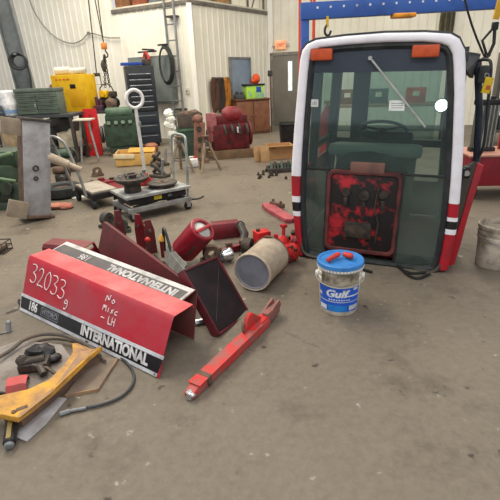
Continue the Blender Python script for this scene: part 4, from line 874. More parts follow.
for k in range(5):
    mb = MB(); a = 2*math.pi*k/5; mb.cyl((.15*math.cos(a), -.34, .32+.15*math.sin(a)), (.15*math.cos(a), -.31, .32+.15*math.sin(a)), .018, n=6); P('bolt', mb, STEEL, gm)
pal = thing('wood_pallet', 'pale wooden pallet standing on the floor behind the green machine at far left', 'pallet', (-4.25, 7.7, 0), 10)
for k in range(5):
    mb = MB(); mb.box((-.4+.2*k, 0, .35+.0), (.14, 1.0, .02)); P('board', mb, mat('grey_wood', (168, 150, 120), .8, 0, (138, 120, 96), .5, 6), pal)
for y in (-.42, 0, .42):
    mb = MB(); mb.box((0, y, .17), (1.0, .09, .34)); P('stringer', mb, mat('grey_wood', (1, 1, 1)), pal)
tr = thing('old_tyre', 'worn black tyre lying on the floor right of the grey steel upright', 'tyre', ground(64, 196), 0)
mb = MB(); mb.lathe([(.13, .05), (.15, .02), (.22, .0), (.27, .03), (.28, .09), (.27, .15), (.22, .18), (.15, .16), (.13, .13), (.13, .05)], 32); P('tread', mb, RUBBER, tr)
mb = MB(); mb.lathe([(0, .06), (.08, .06), (.13, .05), (.135, .13), (.12, .12), (.08, .08), (0, .08)], 28); P('rim', mb, RUST, tr)
rn = random.Random(3)
for i, (x, y, rz, L_, lab) in enumerate(((74, 192, 50, .5, 'long rusty steel strip lying between the tyre and platform cart'), (72, 199, 20, .35, 'short pale steel strip lying in front of the old tyre'), (80, 187, 75, .4, 'thin bent strip lying nearest the platform cart handle'))):
    mb = MB(); mb.M = basis(ground(x, y), (math.cos(R(rz)), math.sin(R(rz)), 0)); mb.sheet([(0, 0), (.03, .02), (.07, .006)], L_, .006, seg=4, jit=.004); loose('steel_strip', mb, (RUST, GALV, DSTEEL)[i], lab, 'metal strip')
mb = MB(); c = ground(60, 208); mb.ball(c+Vector((0, 0, .035)), (.17, .10, .035), jit=.15); mb.ball(c+Vector((.1, -.03, .025)), (.09, .08, .025), jit=.15); loose('shop_rag', mb, mat('pink_cloth', (206, 138, 116), .9, 0, (180, 108, 92), .5, 9), 'crumpled pinkish shop rag on the floor right of the grey steel upright', 'rag')
mb = MB(); c = Vector((-3.78, 10.14, .19)); mb.lathe([(0, -.30), (.17, -.30), (.19, -.28), (.18, 0), (.19, .28), (.17, .30), (0, .30)], 28, M=basis(c, (0, 0, 1), y=(0, 1, 0))); loose('rolled_drum', mb, mat('brick_red_drum', (152, 86, 66), .6, 0, (116, 66, 54), .5, 6), 'brick red drum lying on its side on the floor left of the green engine', 'drum')
sp = thing('parts_stand', 'thin grey table stand with pale top left of the brick red drum', 'stand', (-3.28, 9.2, 0))
mb = MB(); mb.box((0, 0, .86), (.36, .3, .03), bev=.004); P('top', mb, CREAM, sp)
for x in (-.13, .13):
    mb = MB(); mb.cyl((x*.6, 0, .85), (x*1.4, -.05, 0), .022); P('leg', mb, GALV, sp)

# benches along the left
def bench(lab, c, rz, L_, D, z, m):
    t = thing('work_bench', lab, 'workbench', c, rz)
    mb = MB(); mb.box((0, 0, z-.03), (L_, D, .06), bev=.006); P('bench_top', mb, m, t)
    for x in (-L_/2+.06, L_/2-.06):
        for y in (-D/2+.06, D/2-.06):
            mb = MB(); mb.box((x, y, (z-.06)/2), (.07, .07, z-.06)); P('leg', mb, DSTEEL, t)
    mb = MB(); mb.box((0, 0, .28), (L_-.1, D-.1, .03)); P('shelf', mb, DGREY, t)
    return t
bench('dark workbench at far left carrying the grey-green tool chest', (-4.35, 9.55, 0), 0, 1.7, .7, .98, DGREY)
bench('dark workbench behind, carrying the yellow power cabinet', (-3.95, 10.9, 0), -12, 2.1, .7, .94, DGREY)
tb = thing('tool_chest', 'grey-green tool chest with drawers on the far left workbench', 'tool chest', (-4.20, 9.50, .98), 0)
mb = MB(); mb.box((0, 0, .22), (.86, .36, .44), bev=.008); mb.box((0, -.01, .475), (.88, .39, .07), bev=.02); P('body', mb, OLIVE, tb)
for k in range(5):
    for sx in (-1, 1):
        mb = MB(); mb.box((.21*sx, -.215, .06+.08*k), (.395, .02, .07), bev=.004); d_ = P('drawer', mb, mat('drawer_green', (96, 112, 98), .5, 0, (78, 88, 80), .5, 6), tb)
        mb = MB(); mb.box((.21*sx, -.232, .085+.08*k), (.34, .014, .012)); P('pull', mb, mat('dull_pull', (120, 128, 120), .4, .3), d_)
for i, (x, z, lab) in enumerate(((-.22, .0, 'lower'), (.23, .0, 'right'))):
    pass
mb = MB(); mb.box((-.03, -.245, .18), (.02, .01, .06)); P('lock', mb, CHROME, tb)
dw = thing('plastic_drum', 'bright white plastic drum on the far left workbench beside the tool chest', 'drum', (-4.84, 9.45, .98))
mb = MB(); mb.lathe([(0, 0), (.14, 0), (.155, .02), (.158, .2), (.164, .22), (.158, .24), (.155, .46), (.13, .49), (0, .5)], 28); P('body', mb, mat('bright_white_plastic', (250, 252, 255), .4, bump=0), dw)
mb = MB(); mb.lathe([(.159, .05), (.160, .05), (.160, .12), (.159, .12)], 28); P('label_band', mb, mat('pale_blue_band', (150, 184, 226), .4, bump=0), dw)
vs = thing('bench_vise', 'dark grey bench vise on the left end of the far workbench', 'vise', (-5.02, 9.28, .98), 20)
mb = MB(); mb.box((0, 0, .05), (.2, .2, .1), bev=.02); mb.box((0, -.08, .15), (.2, .06, .12), bev=.015); mb.box((0, .06, .15), (.2, .06, .12), bev=.015); P('body', mb, mat('slate_blue_iron', (76, 88, 98), .5, .1), vs)
mb = MB(); mb.cyl((0, -.22, .09), (0, 0, .09), .022); mb.cyl((-.1, -.21, .09), (.1, -.21, .09), .008); P('screw', mb, STEEL, vs)
yb_ = thing('power_cabinet', 'tall yellow welding power cabinet on the back workbench', 'welder cabinet', (-3.90, 10.72, .94), -8)
mb = MB(); mb.box((0, 0, .40), (.80, .55, .80), bev=.015); P('housing', mb, YEL, yb_)
mb = MB(); mb.box((.10, -.28, .55), (.13, .01, .09), bev=.002); P('gauge', mb, BLACK, yb_)
mb = MB(); mb.box((.15, -.278, .30), (.34, .006, .38), bev=.002); P('access_door', mb, mat('deep_yellow', (222, 168, 24), .5, 0, (208, 154, 22), .5, 4), yb_)
for k in range(4):
    mb = MB(); mb.box((-.26+.09*k, -.279, .70), (.06, .006, .035), bev=0); P('faded_letter', mb, mat('faded_orange', (226, 120, 40), .5, bump=0), yb_)
mb = MB(); mb.box((-.32, -.30, .26), (.02, .06, .50)); mb.box((-.32, -.32, .38), (.2, .03, .03)); P('bracket', mb, DSTEEL, yb_)
for i, (x, r_, l_, m_, lab) in enumerate(((-.20, .085, .34, CREAM, 'cream paper roll lying on top of the yellow cabinet'), (.16, .07, .36, mat('offwhite_roll', (206, 206, 196), .7), 'thinner white roll on the right of the yellow cabinet top'))):
    mb = MB(); c = Vector((-3.90+x, 10.68-x*.14, 1.74+r_)); mb.lathe([(0, -l_/2), (r_, -l_/2), (r_, l_/2), (0, l_/2)], 20, M=basis(c, (0, 0, 1), y=(0, 1, 0))); loose('paper_roll', mb, m_, lab, 'paper roll')
mb = MB(); mb.box((-4.43, 10.8, .94+.19), (.12, .2, .38), bev=.02); mb.ball((-4.43, 10.77, 1.44), (.09, .08, .12), jit=.1); mb.cyl((-4.43, 10.75, 1.30), (-4.43, 10.75, 1.40), .05); loose('oil_gun', mb, mat('orange_brown_tool', (150, 96, 60), .6, 0, (80, 66, 58), .55, 9), 'orange-brown oil dispenser standing left of the yellow cabinet', 'oil dispenser')
# yellow and black compressor right of the cabinet
cp = thing('air_compressor', 'small black and yellow compressor on the right end of the back workbench', 'compressor', (-3.22, 10.88, .94), -10)
mb = MB(); mb.lathe([(0, -.26), (.08, -.25), (.12, -.2), (.12, .2), (.08, .25), (0, .26)], 24, M=basis((0, 0, .15), (0, 0, 1), y=(0, 1, 0))); P('tank', mb, BLACK, cp)
mb = MB(); mb.box((-.08, 0, .35), (.2, .18, .16), bev=.03); mb.cyl((-.08, -.12, .36), (-.08, -.08, .36), .07); P('pump', mb, YEL, cp)
mb = MB(); mb.box((.14, 0, .34), (.16, .16, .14), bev=.04); mb.tube([(-.2, 0, .3), (-.15, 0, .55), (.1, 0, .58), (.2, 0, .3)], .015, smooth=1); P('motor', mb, DSTEEL, cp)
for x in (-.15, .15):
    mb = MB(); mb.box((x, 0, .02), (.04, .2, .04)); P('foot', mb, BLACK, cp)
mb = MB(); c = Vector((-3.06, 10.52, .94)); mb.ball(c+Vector((0, 0, .14)), (.13, .12, .13), jit=.08); mb.cyl(c+Vector((0, -.16, .13)), c+Vector((0, -.05, .13)), .08); mb.box(c+Vector((0, 0, .02)), (.2, .2, .04)); loose('gear_housing', mb, RUST, 'round rusty gear housing at the right end of the back workbench', 'gear housing')
mb = MB(); c = Vector((-3.36, 10.55, .94)); mb.box(c+Vector((0, 0, .06)), (.2, .16, .12), bev=.01); mb.cyl(c+Vector((-.03, 0, .12)), c+Vector((-.03, 0, .3)), .04); mb.cyl(c+Vector((.05, 0, .12)), c+Vector((.05, 0, .24)), .035); loose('paint_cans', mb, mat('dark_plum', (92, 48, 56), .5, 0, (60, 56, 84), .5, 8), 'dark little bottles and box between yellow cabinet and compressor', 'bottle box')
# red cover, green engine
rc = thing('upright_cover', 'bright red upright metal cover leaning on the bench left of the green engine', 'metal cover', (-3.43, 10.04, 0), 12)
mb = MB(); mb.sheet([(0, 0), (.03, .5), (.06, 1.02)], .28, .01, M=Matrix.Translation((-.14, -.05, 0))); mb.box((-.14, .03, .5), (.014, .12, .98), bev=.003); mb.box((.14, .03, .5), (.014, .12, .98), bev=.003); P('shell', mb, mat('cover_red', (216, 32, 36), .45, 0, (180, 30, 34), .5, 5), rc)
mb = MB(); mb.tube([(-.02, -.07, .55), (.02, -.08, .75), (0, -.06, .9)], .012); P('grip', mb, mat('cover_rim', (150, 30, 34), .5), rc)
ge = thing('green_engine', 'green engine block on the floor left of the white ring handle', 'engine', (-2.80, 10.05, 0), 14)
mb = MB(); mb.box((0, 0, .48), (.74, .45, .52), bev=.03); mb.box((.02, 0, .84), (.66, .34, .22), bev=.05); P('block', mb, GREEN, ge)
for k in range(4):
    mb = MB(); mb.cyl((-.24+.16*k, -.16, .72), (-.24+.16*k, -.26, .78), .05, n=16, bev=.006); P('port', mb, mat('port_green', (84, 108, 88), .5, 0, (60, 76, 62), .5, 9), ge)
mb = MB(); mb.cyl((-.40, 0, .5), (-.46, 0, .5), .20, n=24, bev=.01); P('flywheel', mb, DSTEEL, ge)
mb = MB(); mb.box((0, 0, .15), (.6, .36, .16), bev=.03); P('sump', mb, DGREEN, ge)
for x in (-.25, .25):
    mb = MB(); mb.box((x, 0, .035), (.1, .5, .07)); P('skid', mb, RUST, ge)
mb = MB(); mb.lathe([(0, -.3), (.1, -.3), (.13, -.26), (.13, .26), (.1, .3), (0, .3)], 22, M=basis((.02, -.06, .98), (0, 0, 1), y=(0, 1, 0))); P('air_cleaner', mb, mat('cleaner_green', (76, 104, 82), .5, 0, (56, 74, 60), .5, 6), ge)

ge.scale = (.95, .95, .93)
for i, (x, y, w, h, d, c, lab) in enumerate(((-4.85, 9.5, .45, .34, .4, (176, 154, 120), 'tan carton under the bench of the grey-green tool chest, leftmost'), (-4.30, 9.5, .5, .42, .42, (70, 74, 80), 'charcoal crate under the bench of the grey-green tool chest'), (-3.78, 9.55, .36, .3, .36, (196, 184, 160), 'pale carton under the right end of the tool chest bench'), (-4.45, 10.9, .5, .5, .4, (58, 60, 58), 'black crate under the yellow cabinet, left one'), (-3.85, 10.85, .5, .44, .4, (84, 72, 62), 'brown crate under the yellow cabinet, right one'))):
    t = thing('storage_crate', lab, 'crate', (x, y, .295), rnd.uniform(-8, 8))
    m_ = mat('crate_%d' % i, c, .7); mb = MB()
    for (cx, cy, dx, dy) in ((0, -d/2, w, .015), (0, d/2, w, .015), (-w/2, 0, .015, d), (w/2, 0, .015, d)): mb.box((cx, cy, h/2), (dx, dy, h))
    mb.box((0, 0, .01), (w, d, .02)); P('walls', mb, m_, t)
    mb = MB(); mb.box((0, 0, h-.03), (w*.9, d*.9, .05), bev=.02); mb.ball((w*.15, 0, h), (w*.2, d*.25, .06), jit=.2); P('contents', mb, (GREASE, RUST, CREAM, DSTEEL, GREASE)[i], t)
for i, (x, y, c, lab) in enumerate(((-4.95, 9.05, (120, 104, 84), 'small brown tub on the floor before the tool chest bench, left one'), (-4.45, 8.95, (66, 78, 70), 'dark green can on the floor before the tool chest bench'), (-3.95, 8.9, (48, 50, 52), 'black can on the floor before the tool chest bench, right one'))):
    t = thing('oil_can', lab, 'can', (x, y, 0)); m_ = mat('can_%d' % i, c, .6)
    mb = MB(); mb.lathe([(0, 0), (.15, 0), (.155, .01), (.155, .36), (.145, .38), (0, .385)], 24); P('drum', mb, m_, t)
    mb = MB(); mb.tube([(.14, 0, .36), (.0, 0, .47), (-.14, 0, .36)], .008, smooth=2); P('handle', mb, STEEL, t)

for i, (x, y, z, rz, sc, m1, m2, lab) in enumerate(((-3.40, 8.25, 0, 30, 1.4, DSTEEL, GREEN, 'dark pump unit on the floor behind the green machine'), (-4.6, 6.9, 0, -30, 1.5, GREASE, DGREEN, 'greasy pump unit on the floor at far left before the wooden pallet'), (-3.05, 7.1, 0, 15, 1.0, DSTEEL, RUST, 'dark pump unit on the floor behind the grey steel upright'))):
    t = thing('pump_unit', lab, 'pump', (x, y, z), rz); t.scale = (sc, sc, sc)
    mb = MB(); mb.box((0, 0, .10), (.22, .16, .16), bev=.03); mb.cyl((0, -.06, .11), (0, -.13, .11), .07, .05, 18, bev=.006); mb.box((0, 0, .015), (.26, .2, .03)); P('casing', mb, m1, t)
    mb = MB(); mb.lathe([(0, -.13), (.05, -.13), (.065, -.11), (.065, .11), (.05, .13), (0, .13)], 18, M=basis((0, .02, .235), (0, 0, 1), y=(0, 1, 0))); P('motor', mb, m2, t)
    mb = MB(); mb.tube([(.06, -.09, .11), (.14, -.11, .14), (.13, -.06, .26), (.06, 0, .3)], .014, smooth=2); P('pipe', mb, GREASE, t)

# ------------------------------------------------------------------ middle distance
wc = thing('wooden_crate', 'shallow open crate of pale and yellow boards behind the lift table', 'crate', (-2.20, 8.75, 0), 8)
mb = MB(); mb.box((0, -.3, .17), (.86, .03, .30), bev=.004); mb.box((0, .3, .19), (.86, .03, .34), bev=.004); mb.box((0, 0, .03), (.86, .6, .04)); P('side_board', mb, mat('yellow_board', (212, 170, 96), .7, 0, (190, 150, 88), .5, 6), wc)
mb = MB(); mb.box((-.42, 0, .2), (.03, .6, .34)); mb.box((.42, 0, .2), (.03, .6, .34)); P('end_board', mb, PALEWOOD, wc)
mb = MB(); mb.box((-.24, -.33, .28), (.46, .025, .12), rot=(0, 3, 0)); P('pale_rail', mb, mat('whitish_wood', (222, 206, 168), .7, 0, (200, 180, 140), .5, 7), wc)
mb = MB(); mb.box((.14, .0, .37), (.6, .5, .02), rot=(4, 2, 0)); P('lid_board', mb, mat('orange_board', (212, 154, 66), .7, 0, (186, 134, 60), .5, 6), wc)
wc.scale = (.86, .86, .72)
scp = (('black_linkage', (160, 166), 40, GREASE, 'jagged black linkage lying right of the wooden crate, nearest it'), ('broken_bracket', (160, 177), -30, DSTEEL, 'broken dark bracket propped behind the red bottle jack'))
for nm, px, rz, m_, lab in scp:
    t = thing(nm, lab, 'scrap metal', ground(*px), rz)
    mb = MB(); mb.box((0, 0, .12), (.34, .05, .06), rot=(0, 35, 0), bev=.008); mb.box((-.05, .05, .16), (.3, .05, .05), rot=(0, -40, 10), bev=.008); mb.box((0, 0, .025), (.32, .2, .05), bev=.01); P('frame', mb, m_, t)
    mb = MB(); mb.cyl((.1, -.05, .05), (.14, -.05, .32), .022); P('pin', mb, STEEL, t)
# tripods
def tripod(loc, rz, lab, wood):
    t = thing('tripod_stand', lab, 'jack stand', loc, rz, 'tripod stands')
    for k in range(3):
        a = R(90+120*k); mb = MB(); mb.tube([(.05*math.cos(a), .05*math.sin(a), .50), (.24*math.cos(a), .24*math.sin(a), .0)], .024, 8); P('leg', mb, wood, t)
    mb = MB(); mb.torus((0, 0, .22), .155, .009, 24, 6); P('brace_ring', mb, DSTEEL, t)
    mb = MB(); mb.cyl((0, 0, .44), (0, 0, .54), .07, .055, bev=.008); P('head', mb, GREASE, t)
    mb = MB(); mb.cyl((0, 0, .54), (0, 0, .60), .025); mb.box((0, 0, .61), (.13, .08, .03), bev=.006); P('saddle', mb, RUST, t)
    return t
LEGM = mat('greyed_wood_leg', (150, 132, 108), .7, 0, (116, 102, 86), .5, 8)
tripod((-1.17, 7.75, 0), 10, 'tan tripod stand seen through the lift table push handle', LEGM)
tripod((-.70, 7.70, 0), 40, 'tan tripod stand right of the push handle, in front of the red engine', LEGM)
wj = thing('plastic_jug', 'white plastic jug on the floor between the two tripod stands', 'jug', ground(193, 167), 20)
mb = MB(); mb.box((0, 0, .08), (.2, .13, .16), bev=.03); P('body', mb, WPLAS, wj)
mb = MB(); mb.cyl((.05, 0, .155), (.05, 0, .19), .025); P('cap', mb, BRIGHT, wj)
mb = MB(); mb.tube([(-.08, 0, .13), (-.06, 0, .20), (.02, 0, .19)], .012, smooth=1); P('handle', mb, WPLAS, wj)
gb = thing('green_bin', 'dark green steel bin on the floor left of the red engine', 'bin', (-1.18, 9.55, 0), 10)
mb = MB(); mb.sheet([(-.19, 0), (-.2, .60)], .52, .012, M=Matrix.Translation((-.26, 0, 0))); mb.box((0, .19, .3), (.52, .012, .6)); mb.box((-.26, 0, .3), (.012, .38, .6)); mb.box((.26, 0, .3), (.012, .38, .6)); mb.box((0, 0, .02), (.52, .38, .04)); mb.box((0, 0, .585), (.54, .42, .02)); P('walls', mb, DGREEN, gb)
mb = MB(); mb.box((0, -.215, .55), (.54, .02, .05)); P('rim', mb, mat('rim_green', (80, 112, 84), .5), gb)
for x in (-.12, .12):
    mb = MB(); mb.box((x, -.215, .28), (.02, .012, .5)); P('rib', mb, DGREEN, gb)
kb = thing('scrap_crate', 'dark grey open crate of scrap on top of the green bin', 'crate', (-1.16, 9.52, .60), 12)
mb = MB(); 
for (cx, cy, dx, dy) in ((0, -.17, .5, .02), (0, .17, .5, .02), (-.24, 0, .02, .34), (.24, 0, .02, .34)): mb.box((cx, cy, .14), (dx, dy, .27))
mb.box((0, 0, .015), (.5, .34, .03)); P('walls', mb, mat('dark_brown_grey', (70, 62, 56), .7, 0, (92, 82, 70), .5, 8), kb)
mb = MB(); mb.ball((-.08, 0, .26), (.14, .13, .06), jit=.2); mb.ball((.1, 0, .27), (.12, .12, .07), jit=.2); P('scrap', mb, RUST, kb)
mb = MB()
rr = random.Random(5)
for k in range(9): mb.ball((-1.54+rr.uniform(-.05, .05), 9.32+rr.uniform(-.04, .04), .48+.055*k+rr.uniform(-.02, .02)), (rr.uniform(.06, .1), .05, .06), jit=.25, u=10, v=7)
mb.cyl((-1.54, 9.32, 0), (-1.54, 9.32, .5), .03)
loose('mop', mb, mat('mop_white', (238, 240, 232), .9, 0, (196, 204, 186), .4, 20), 'white shaggy mop head standing upside down left of the green bin', 'mop')
# red engine
re_ = thing('red_engine', 'big dark red engine on timbers in front of the brown cabinet', 'engine', (-.34, 9.15, 0), 12)
mb = MB(); mb.box((.02, 0, .42), (.74, .46, .50), bev=.03); mb.box((.05, .02, .74), (.66, .34, .2), bev=.03); P('block', mb, mat('engine_red', (112, 26, 32), .5, 0, (58, 26, 28), .55, 6, .3), re_)
mb = MB(); mb.lathe([(0, -.2), (.09, -.2), (.16, -.1), (.17, .1), (.1, .2), (0, .2)], 24, M=basis((.08, -.03, .84), (0, 0, 1), y=(0, 1, 0))); P('rocker_cover', mb, mat('cover_dark_red', (140, 36, 40), .5, 0, (96, 32, 34), .5, 6), re_)
mb = MB(); mb.box((-.36, -.12, .62), (.20, .16, .56), bev=.03); mb.cyl((-.36, -.22, .62), (-.36, -.19, .62), .07); P('timing_cover', mb, mat('pinkish_cover', (160, 96, 96), .5, 0, (120, 62, 64), .5, 7), re_)
mb = MB(); mb.cyl((-.46, -.02, .42), (-.40, -.02, .42), .16, n=24, bev=.01); P('pulley', mb, GREASE, re_)
for k in range(4):
    mb = MB(); mb.tube([(-.12+.15*k, -.20, .66), (-.12+.15*k, -.30, .60), (-.10+.15*k, -.30, .48)], .032, 10, smooth=1); P('exhaust_port', mb, GREASE, re_)
mb = MB(); mb.box((.16, -.27, .56), (.07, .06, .12), bev=.012); P('filter_can', mb, mat('pale_filter', (196, 196, 200), .5), re_)
mb = MB(); mb.cyl((.40, 0, .45), (.46, 0, .45), .24, n=28, bev=.01); P('bell_housing', mb, MAROON, re_)
for y in (-.24, .2):
    mb = MB(); mb.box((.0, y, .085), (.95, .12, .17)); P('timber', mb, mat('old_timber', (120, 96, 72), .8, 0, (94, 74, 56), .5, 6), re_)
eh = thing('engine_head', 'rusty cylinder head perched on end just left of the red engine', 'cylinder head', (-.90, 8.62, 0), 15)
mb = MB(); mb.box((0, 0, .40), (.2, .16, .74), rot=(0, 5, 0), bev=.02); mb.ball((0, 0, .82), (.1, .1, .09), jit=.1); mb.box((0, 0, .02), (.28, .26, .04)); P('casting', mb, mat('rust_tan_cast', (136, 104, 84), .7, 0, (116, 60, 56), .5, 7), eh)
for k in range(3):
    mb = MB(); mb.cyl((0, -.08, .25+.2*k), (0, -.105, .25+.2*k), .05); P('port', mb, GREASE, eh)
# brown cabinet and what stands on it
bc = thing('storage_cabinet', 'brown wooden two-door cabinet under the small window', 'cabinet', tuple(wf @ Vector((1.62, -.58, 0))), math.degrees(math.atan2(rf.y, rf.x))-34)
mb = MB(); mb.box((0, 0, .47), (1.0, .46, .92), bev=.006); mb.box((0, -.01, .945), (1.06, .52, .03), bev=.004); P('body', mb, WOOD, bc)
for s in (-1, 1):
    mb = MB(); mb.box((s*.25, -.24, .48), (.47, .02, .82), bev=.004); d_ = P('door', mb, mat('door_brown', (128, 82, 56), .6, 0, (102, 66, 46), .5, 5), bc)
    mb = MB(); mb.cyl((s*.06, -.25, .5), (s*.06, -.28, .5), .018, n=10); P('knob', mb, DSTEEL, d_)
BCM = Matrix.Translation(tuple(wf @ Vector((1.62, -.58, 0)))) @ Matrix.Rotation(math.atan2(rf.y, rf.x)-R(34), 4, 'Z')
lc = thing('lime_crate', 'lime green and blue storage box with black lid on the brown cabinet', 'storage box', tuple(BCM @ Vector((.10, 0, .96))), 18)
mb = MB(); mb.box((0, 0, .17), (.52, .34, .34), bev=.01); P('box', mb, mat('lime_plastic', (168, 214, 66), .5, 0, (90, 140, 200), .35, 5), lc)
mb = MB(); mb.box((0, 0, .36), (.58, .38, .05), bev=.008); P('lid', mb, BLACK, lc)
mb = MB(); mb.box((.10, -.175, .24), (.14, .01, .14), bev=.002); P('sticker_or_glare', mb, BLUE, lc)
mb = MB(); c = BCM @ Vector((.20, 0, 1.345)); mb.ball(c+Vector((0, 0, .13)), (.11, .1, .13), jit=.12); mb.ball(c+Vector((-.06, 0, .07)), (.1, .09, .07), jit=.12); loose('orange_bag', mb, mat('orange_red_cloth', (226, 90, 40), .8, 0, (204, 60, 40), .5, 8), 'crumpled orange-red bag on the lime storage box', 'bag')
mb = MB(); c = BCM @ Vector((-.34, -.02, .96)); mb.box(c+Vector((0, 0, .06)), (.26, .24, .12), rot=(0, 0, 18), bev=.02); mb.cyl(c+Vector((-.05, 0, .12)), c+Vector((-.05, 0, .2)), .05); mb.box(c+Vector((.08, 0, .15)), (.08, .08, .08), rot=(0, 0, 20), bev=.01); loose('power_drill_case', mb, DGREY, 'dark tool case on the left of the brown cabinet top', 'tool case')
br = thing('push_broom', 'long-handled broom standing head up right of the brown cabinet', 'broom', tuple(BCM @ Vector((.60, -.10, 0))), 20)
mb = MB(); mb.cyl((0, 0, 0), (-.02, .0, 1.52), .018); P('stick', mb, WOOD, br)
mb = MB(); mb.box((-.02, 0, 1.60), (.12, .1, .16), bev=.03); P('head', mb, DSTEEL, br)
# hoses and straps hung on the office side wall
for i, (px, w, m_, lab) in enumerate(((211, .11, mat('brown_hose', (92, 62, 48), .7), 'dark brown hose bundle hung on the office side wall, left one'), (217, .11, mat('dark_hose', (62, 52, 46), .7), 'dark hose bundle hung between the brown and the orange ones'), (223, .11, mat('orange_hose', (196, 126, 44), .6), 'orange-yellow strap bundle hung right of the dark hoses'))):
    tt, zz = face_t(px, 76, corner, rf)
    hb = thing('hose_bundle', lab, 'hose bundle', tuple(wf @ Vector((tt, -.06, zz-.95))), math.degrees(math.atan2(rf.y, rf.x)), 'hoses hung on the office side wall')
    for k in range(4):
        mb = MB(); x0 = (-.5+k/3)*.10; pts = [(x0, -.05-.012*k, .92), (x0-w*.75, -.04-.01*k, .82), (x0-w*.8, -.035, .4), (x0-w*.5, -.04-.01*k, .05+.03*k), (x0, -.05, .0+.03*k), (x0+w*.5, -.045, .06+.03*k), (x0+w*.8, -.04-.01*k, .4), (x0+w*.7, -.04, .82)]
        mb.tube(pts, .026, 8, True, smooth=2); P('loop', mb, m_, hb)
    mb = MB(); mb.cyl((0, .05, .90), (0, -.12, .90), .02); P('hook', mb, STEEL, hb)
# things near the cab's left: boxes and boards
cbx = thing('cardboard_box', 'open cardboard box on the floor just left of the cab', 'box', ground(281, 159), 6)
mb = MB()
for (cx, cy, dx, dy) in ((0, -.2, .5, .012), (0, .2, .5, .012), (-.25, 0, .012, .4), (.25, 0, .012, .4)): mb.box((cx, cy+.2, .13), (dx, dy, .26), bev=0)
mb.box((0, .2, .01), (.5, .4, .02), bev=0); P('walls', mb, CARD, cbx)
mb = MB(); mb.box((-.0, -.07, .24), (.5, .16, .008), rot=(-25, 0, 0), bev=0); mb.M = Matrix.Identity(4); P('flap', mb, mat('light_cardboard', (206, 166, 118), .8), cbx)
for i, (px, rz, lab) in enumerate(((258, 30, 'tan board leaning on the floor left of the cardboard box, farther left of two'), (265, 12, 'folded tan board touching the cardboard box'))):
    mb = MB(); c = ground(px, 162); mb.box(c+Vector((0, 0, .155)), (.17, .02, .31), rot=(-10, 0, rz), bev=.002); loose('plywood_offcut', mb, mat('tan_board', (176, 140, 98), .8, 0, (150, 116, 82), .5, 6), lab, 'board')
bk = thing('rubbish_bin', 'round black plastic bin behind the cardboard box', 'bin', (.93, 9.55, 0))
mb = MB(); mb.lathe([(0, 0), (.15, 0), (.16, .02), (.2, .55), (.215, .56), (.215, .6), (.2, .6), (.185, .5), (0, .3)], 26); P('tub', mb, BLACK, bk)
mb = MB(); mb.torus((0, 0, .58), .215, .012, 26, 6); P('rim', mb, RUBBER, bk)
gt = thing('oily_parts_tray', 'tray of oily green and black parts on the floor in front of the cardboard box', 'parts tray', ground(281, 171), 8)
mb = MB(); mb.box((0, 0, .015), (.46, .3, .03)); mb.box((0, -.15, .04), (.46, .015, .08)); mb.box((0, .15, .04), (.46, .015, .08)); mb.box((-.23, 0, .04), (.015, .3, .08)); mb.box((.23, 0, .04), (.015, .3, .08)); P('tray', mb, DSTEEL, gt)
for k in range(7):
    mb = MB(); x = -.18+.06*k; mb.cyl((x, -.08+.03*(k % 3), .03), (x+.02, .02, .14+.02*(k % 2)), .032, .026, 10, bev=.004); P('part', mb, (DGREEN, GREASE, GREEN)[k % 3], gt)
proto = None
rr = random.Random(11)
for k in range(16):
    x, y = 258+rr.uniform(0, 28), 171+rr.uniform(0, 8)
    g = ground(x, y)
    if proto is None:
        mb = MB(); mb.cyl((0, 0, 0), (0, 0, .022), .028, n=6); mb.cyl((0, 0, .022), (0, 0, .05), .014, n=8); proto = P('stray_bolt', mb, GREASE); o = proto
    else: o = proto.copy(); COL.objects.link(o)
    o.location = g; o.rotation_euler = (0, 0, rr.uniform(0, 3)); tag(o, 'small dark bolt scattered on the bare floor in front of the oily parts tray', 'bolt', 'bolts scattered on the floor')

# ------------------------------------------------------------------ office front wall
lwf = basis((corner.x, corner.y, 0), -lf)
def lw(px, py): t, z = face_t(px, py, corner, lf); return -t, z
RZL = math.degrees(math.atan2(-lf.y, -lf.x))
x0, z1 = lw(133, 58); x1, _ = lw(175, 58); _, z0 = lw(150, 103)
ep = thing('electric_panel', 'wide grey electric panel on the white wall behind the black tool cabinet', 'electric panel', tuple(lwf @ Vector(((x0+x1)/2, -.12, z0))), RZL)
w_, h_ = x1-x0, z1-z0
mb = MB(); mb.box((0, 0, h_/2), (w_, .2, h_), bev=.01); P('case', mb, mat('panel_grey', (118, 124, 122), .5, 0, (104, 110, 108), .5, 3), ep)
for s in (-1, 1):
    mb = MB(); mb.box((s*w_*.25, -.11, h_/2), (w_*.46, .02, h_*.92), bev=.004); d_ = P('door', mb, mat('panel_door_grey', (126, 134, 132), .5, 0, (110, 118, 116), .5, 3), ep)
    mb = MB(); mb.box((s*w_*.06, -.13, h_*.5), (.03, .02, .12)); P('latch', mb, DSTEEL, d_)
xh, zh = lw(154, 52)
hr = thing('hose_reel', 'red air hose hung on a black bracket in front of the electric panel', 'air hose', tuple(lwf @ Vector((xh, -.34, zh-.85))), RZL)
mb = MB(); mb.box((0, .06, .85), (.6, .04, .04)); mb.box((0, .14, .9), (.04, .5, .04)); P('bracket', mb, BLACK, hr)
mb = MB(); pts = [(0, 0, .85), (-.08, 0, .72), (.07, -.02, .58), (.1, 0, .7), (0, 0, .82)]; mb.tube(pts, .04, 8, True, smooth=2); mb.tube([(.05, 0, .6), (.08, 0, .35), (.1, 0, .1)], .02, smooth=1); P('hose', mb, mat('hose_red', (200, 48, 44), .5), hr)
mb = MB(); mb.cyl((.1, 0, 0), (.1, 0, .12), .035); P('nozzle', mb, RED, hr)
xc, zc = lw(173, 46); _, zb = lw(173, 84)
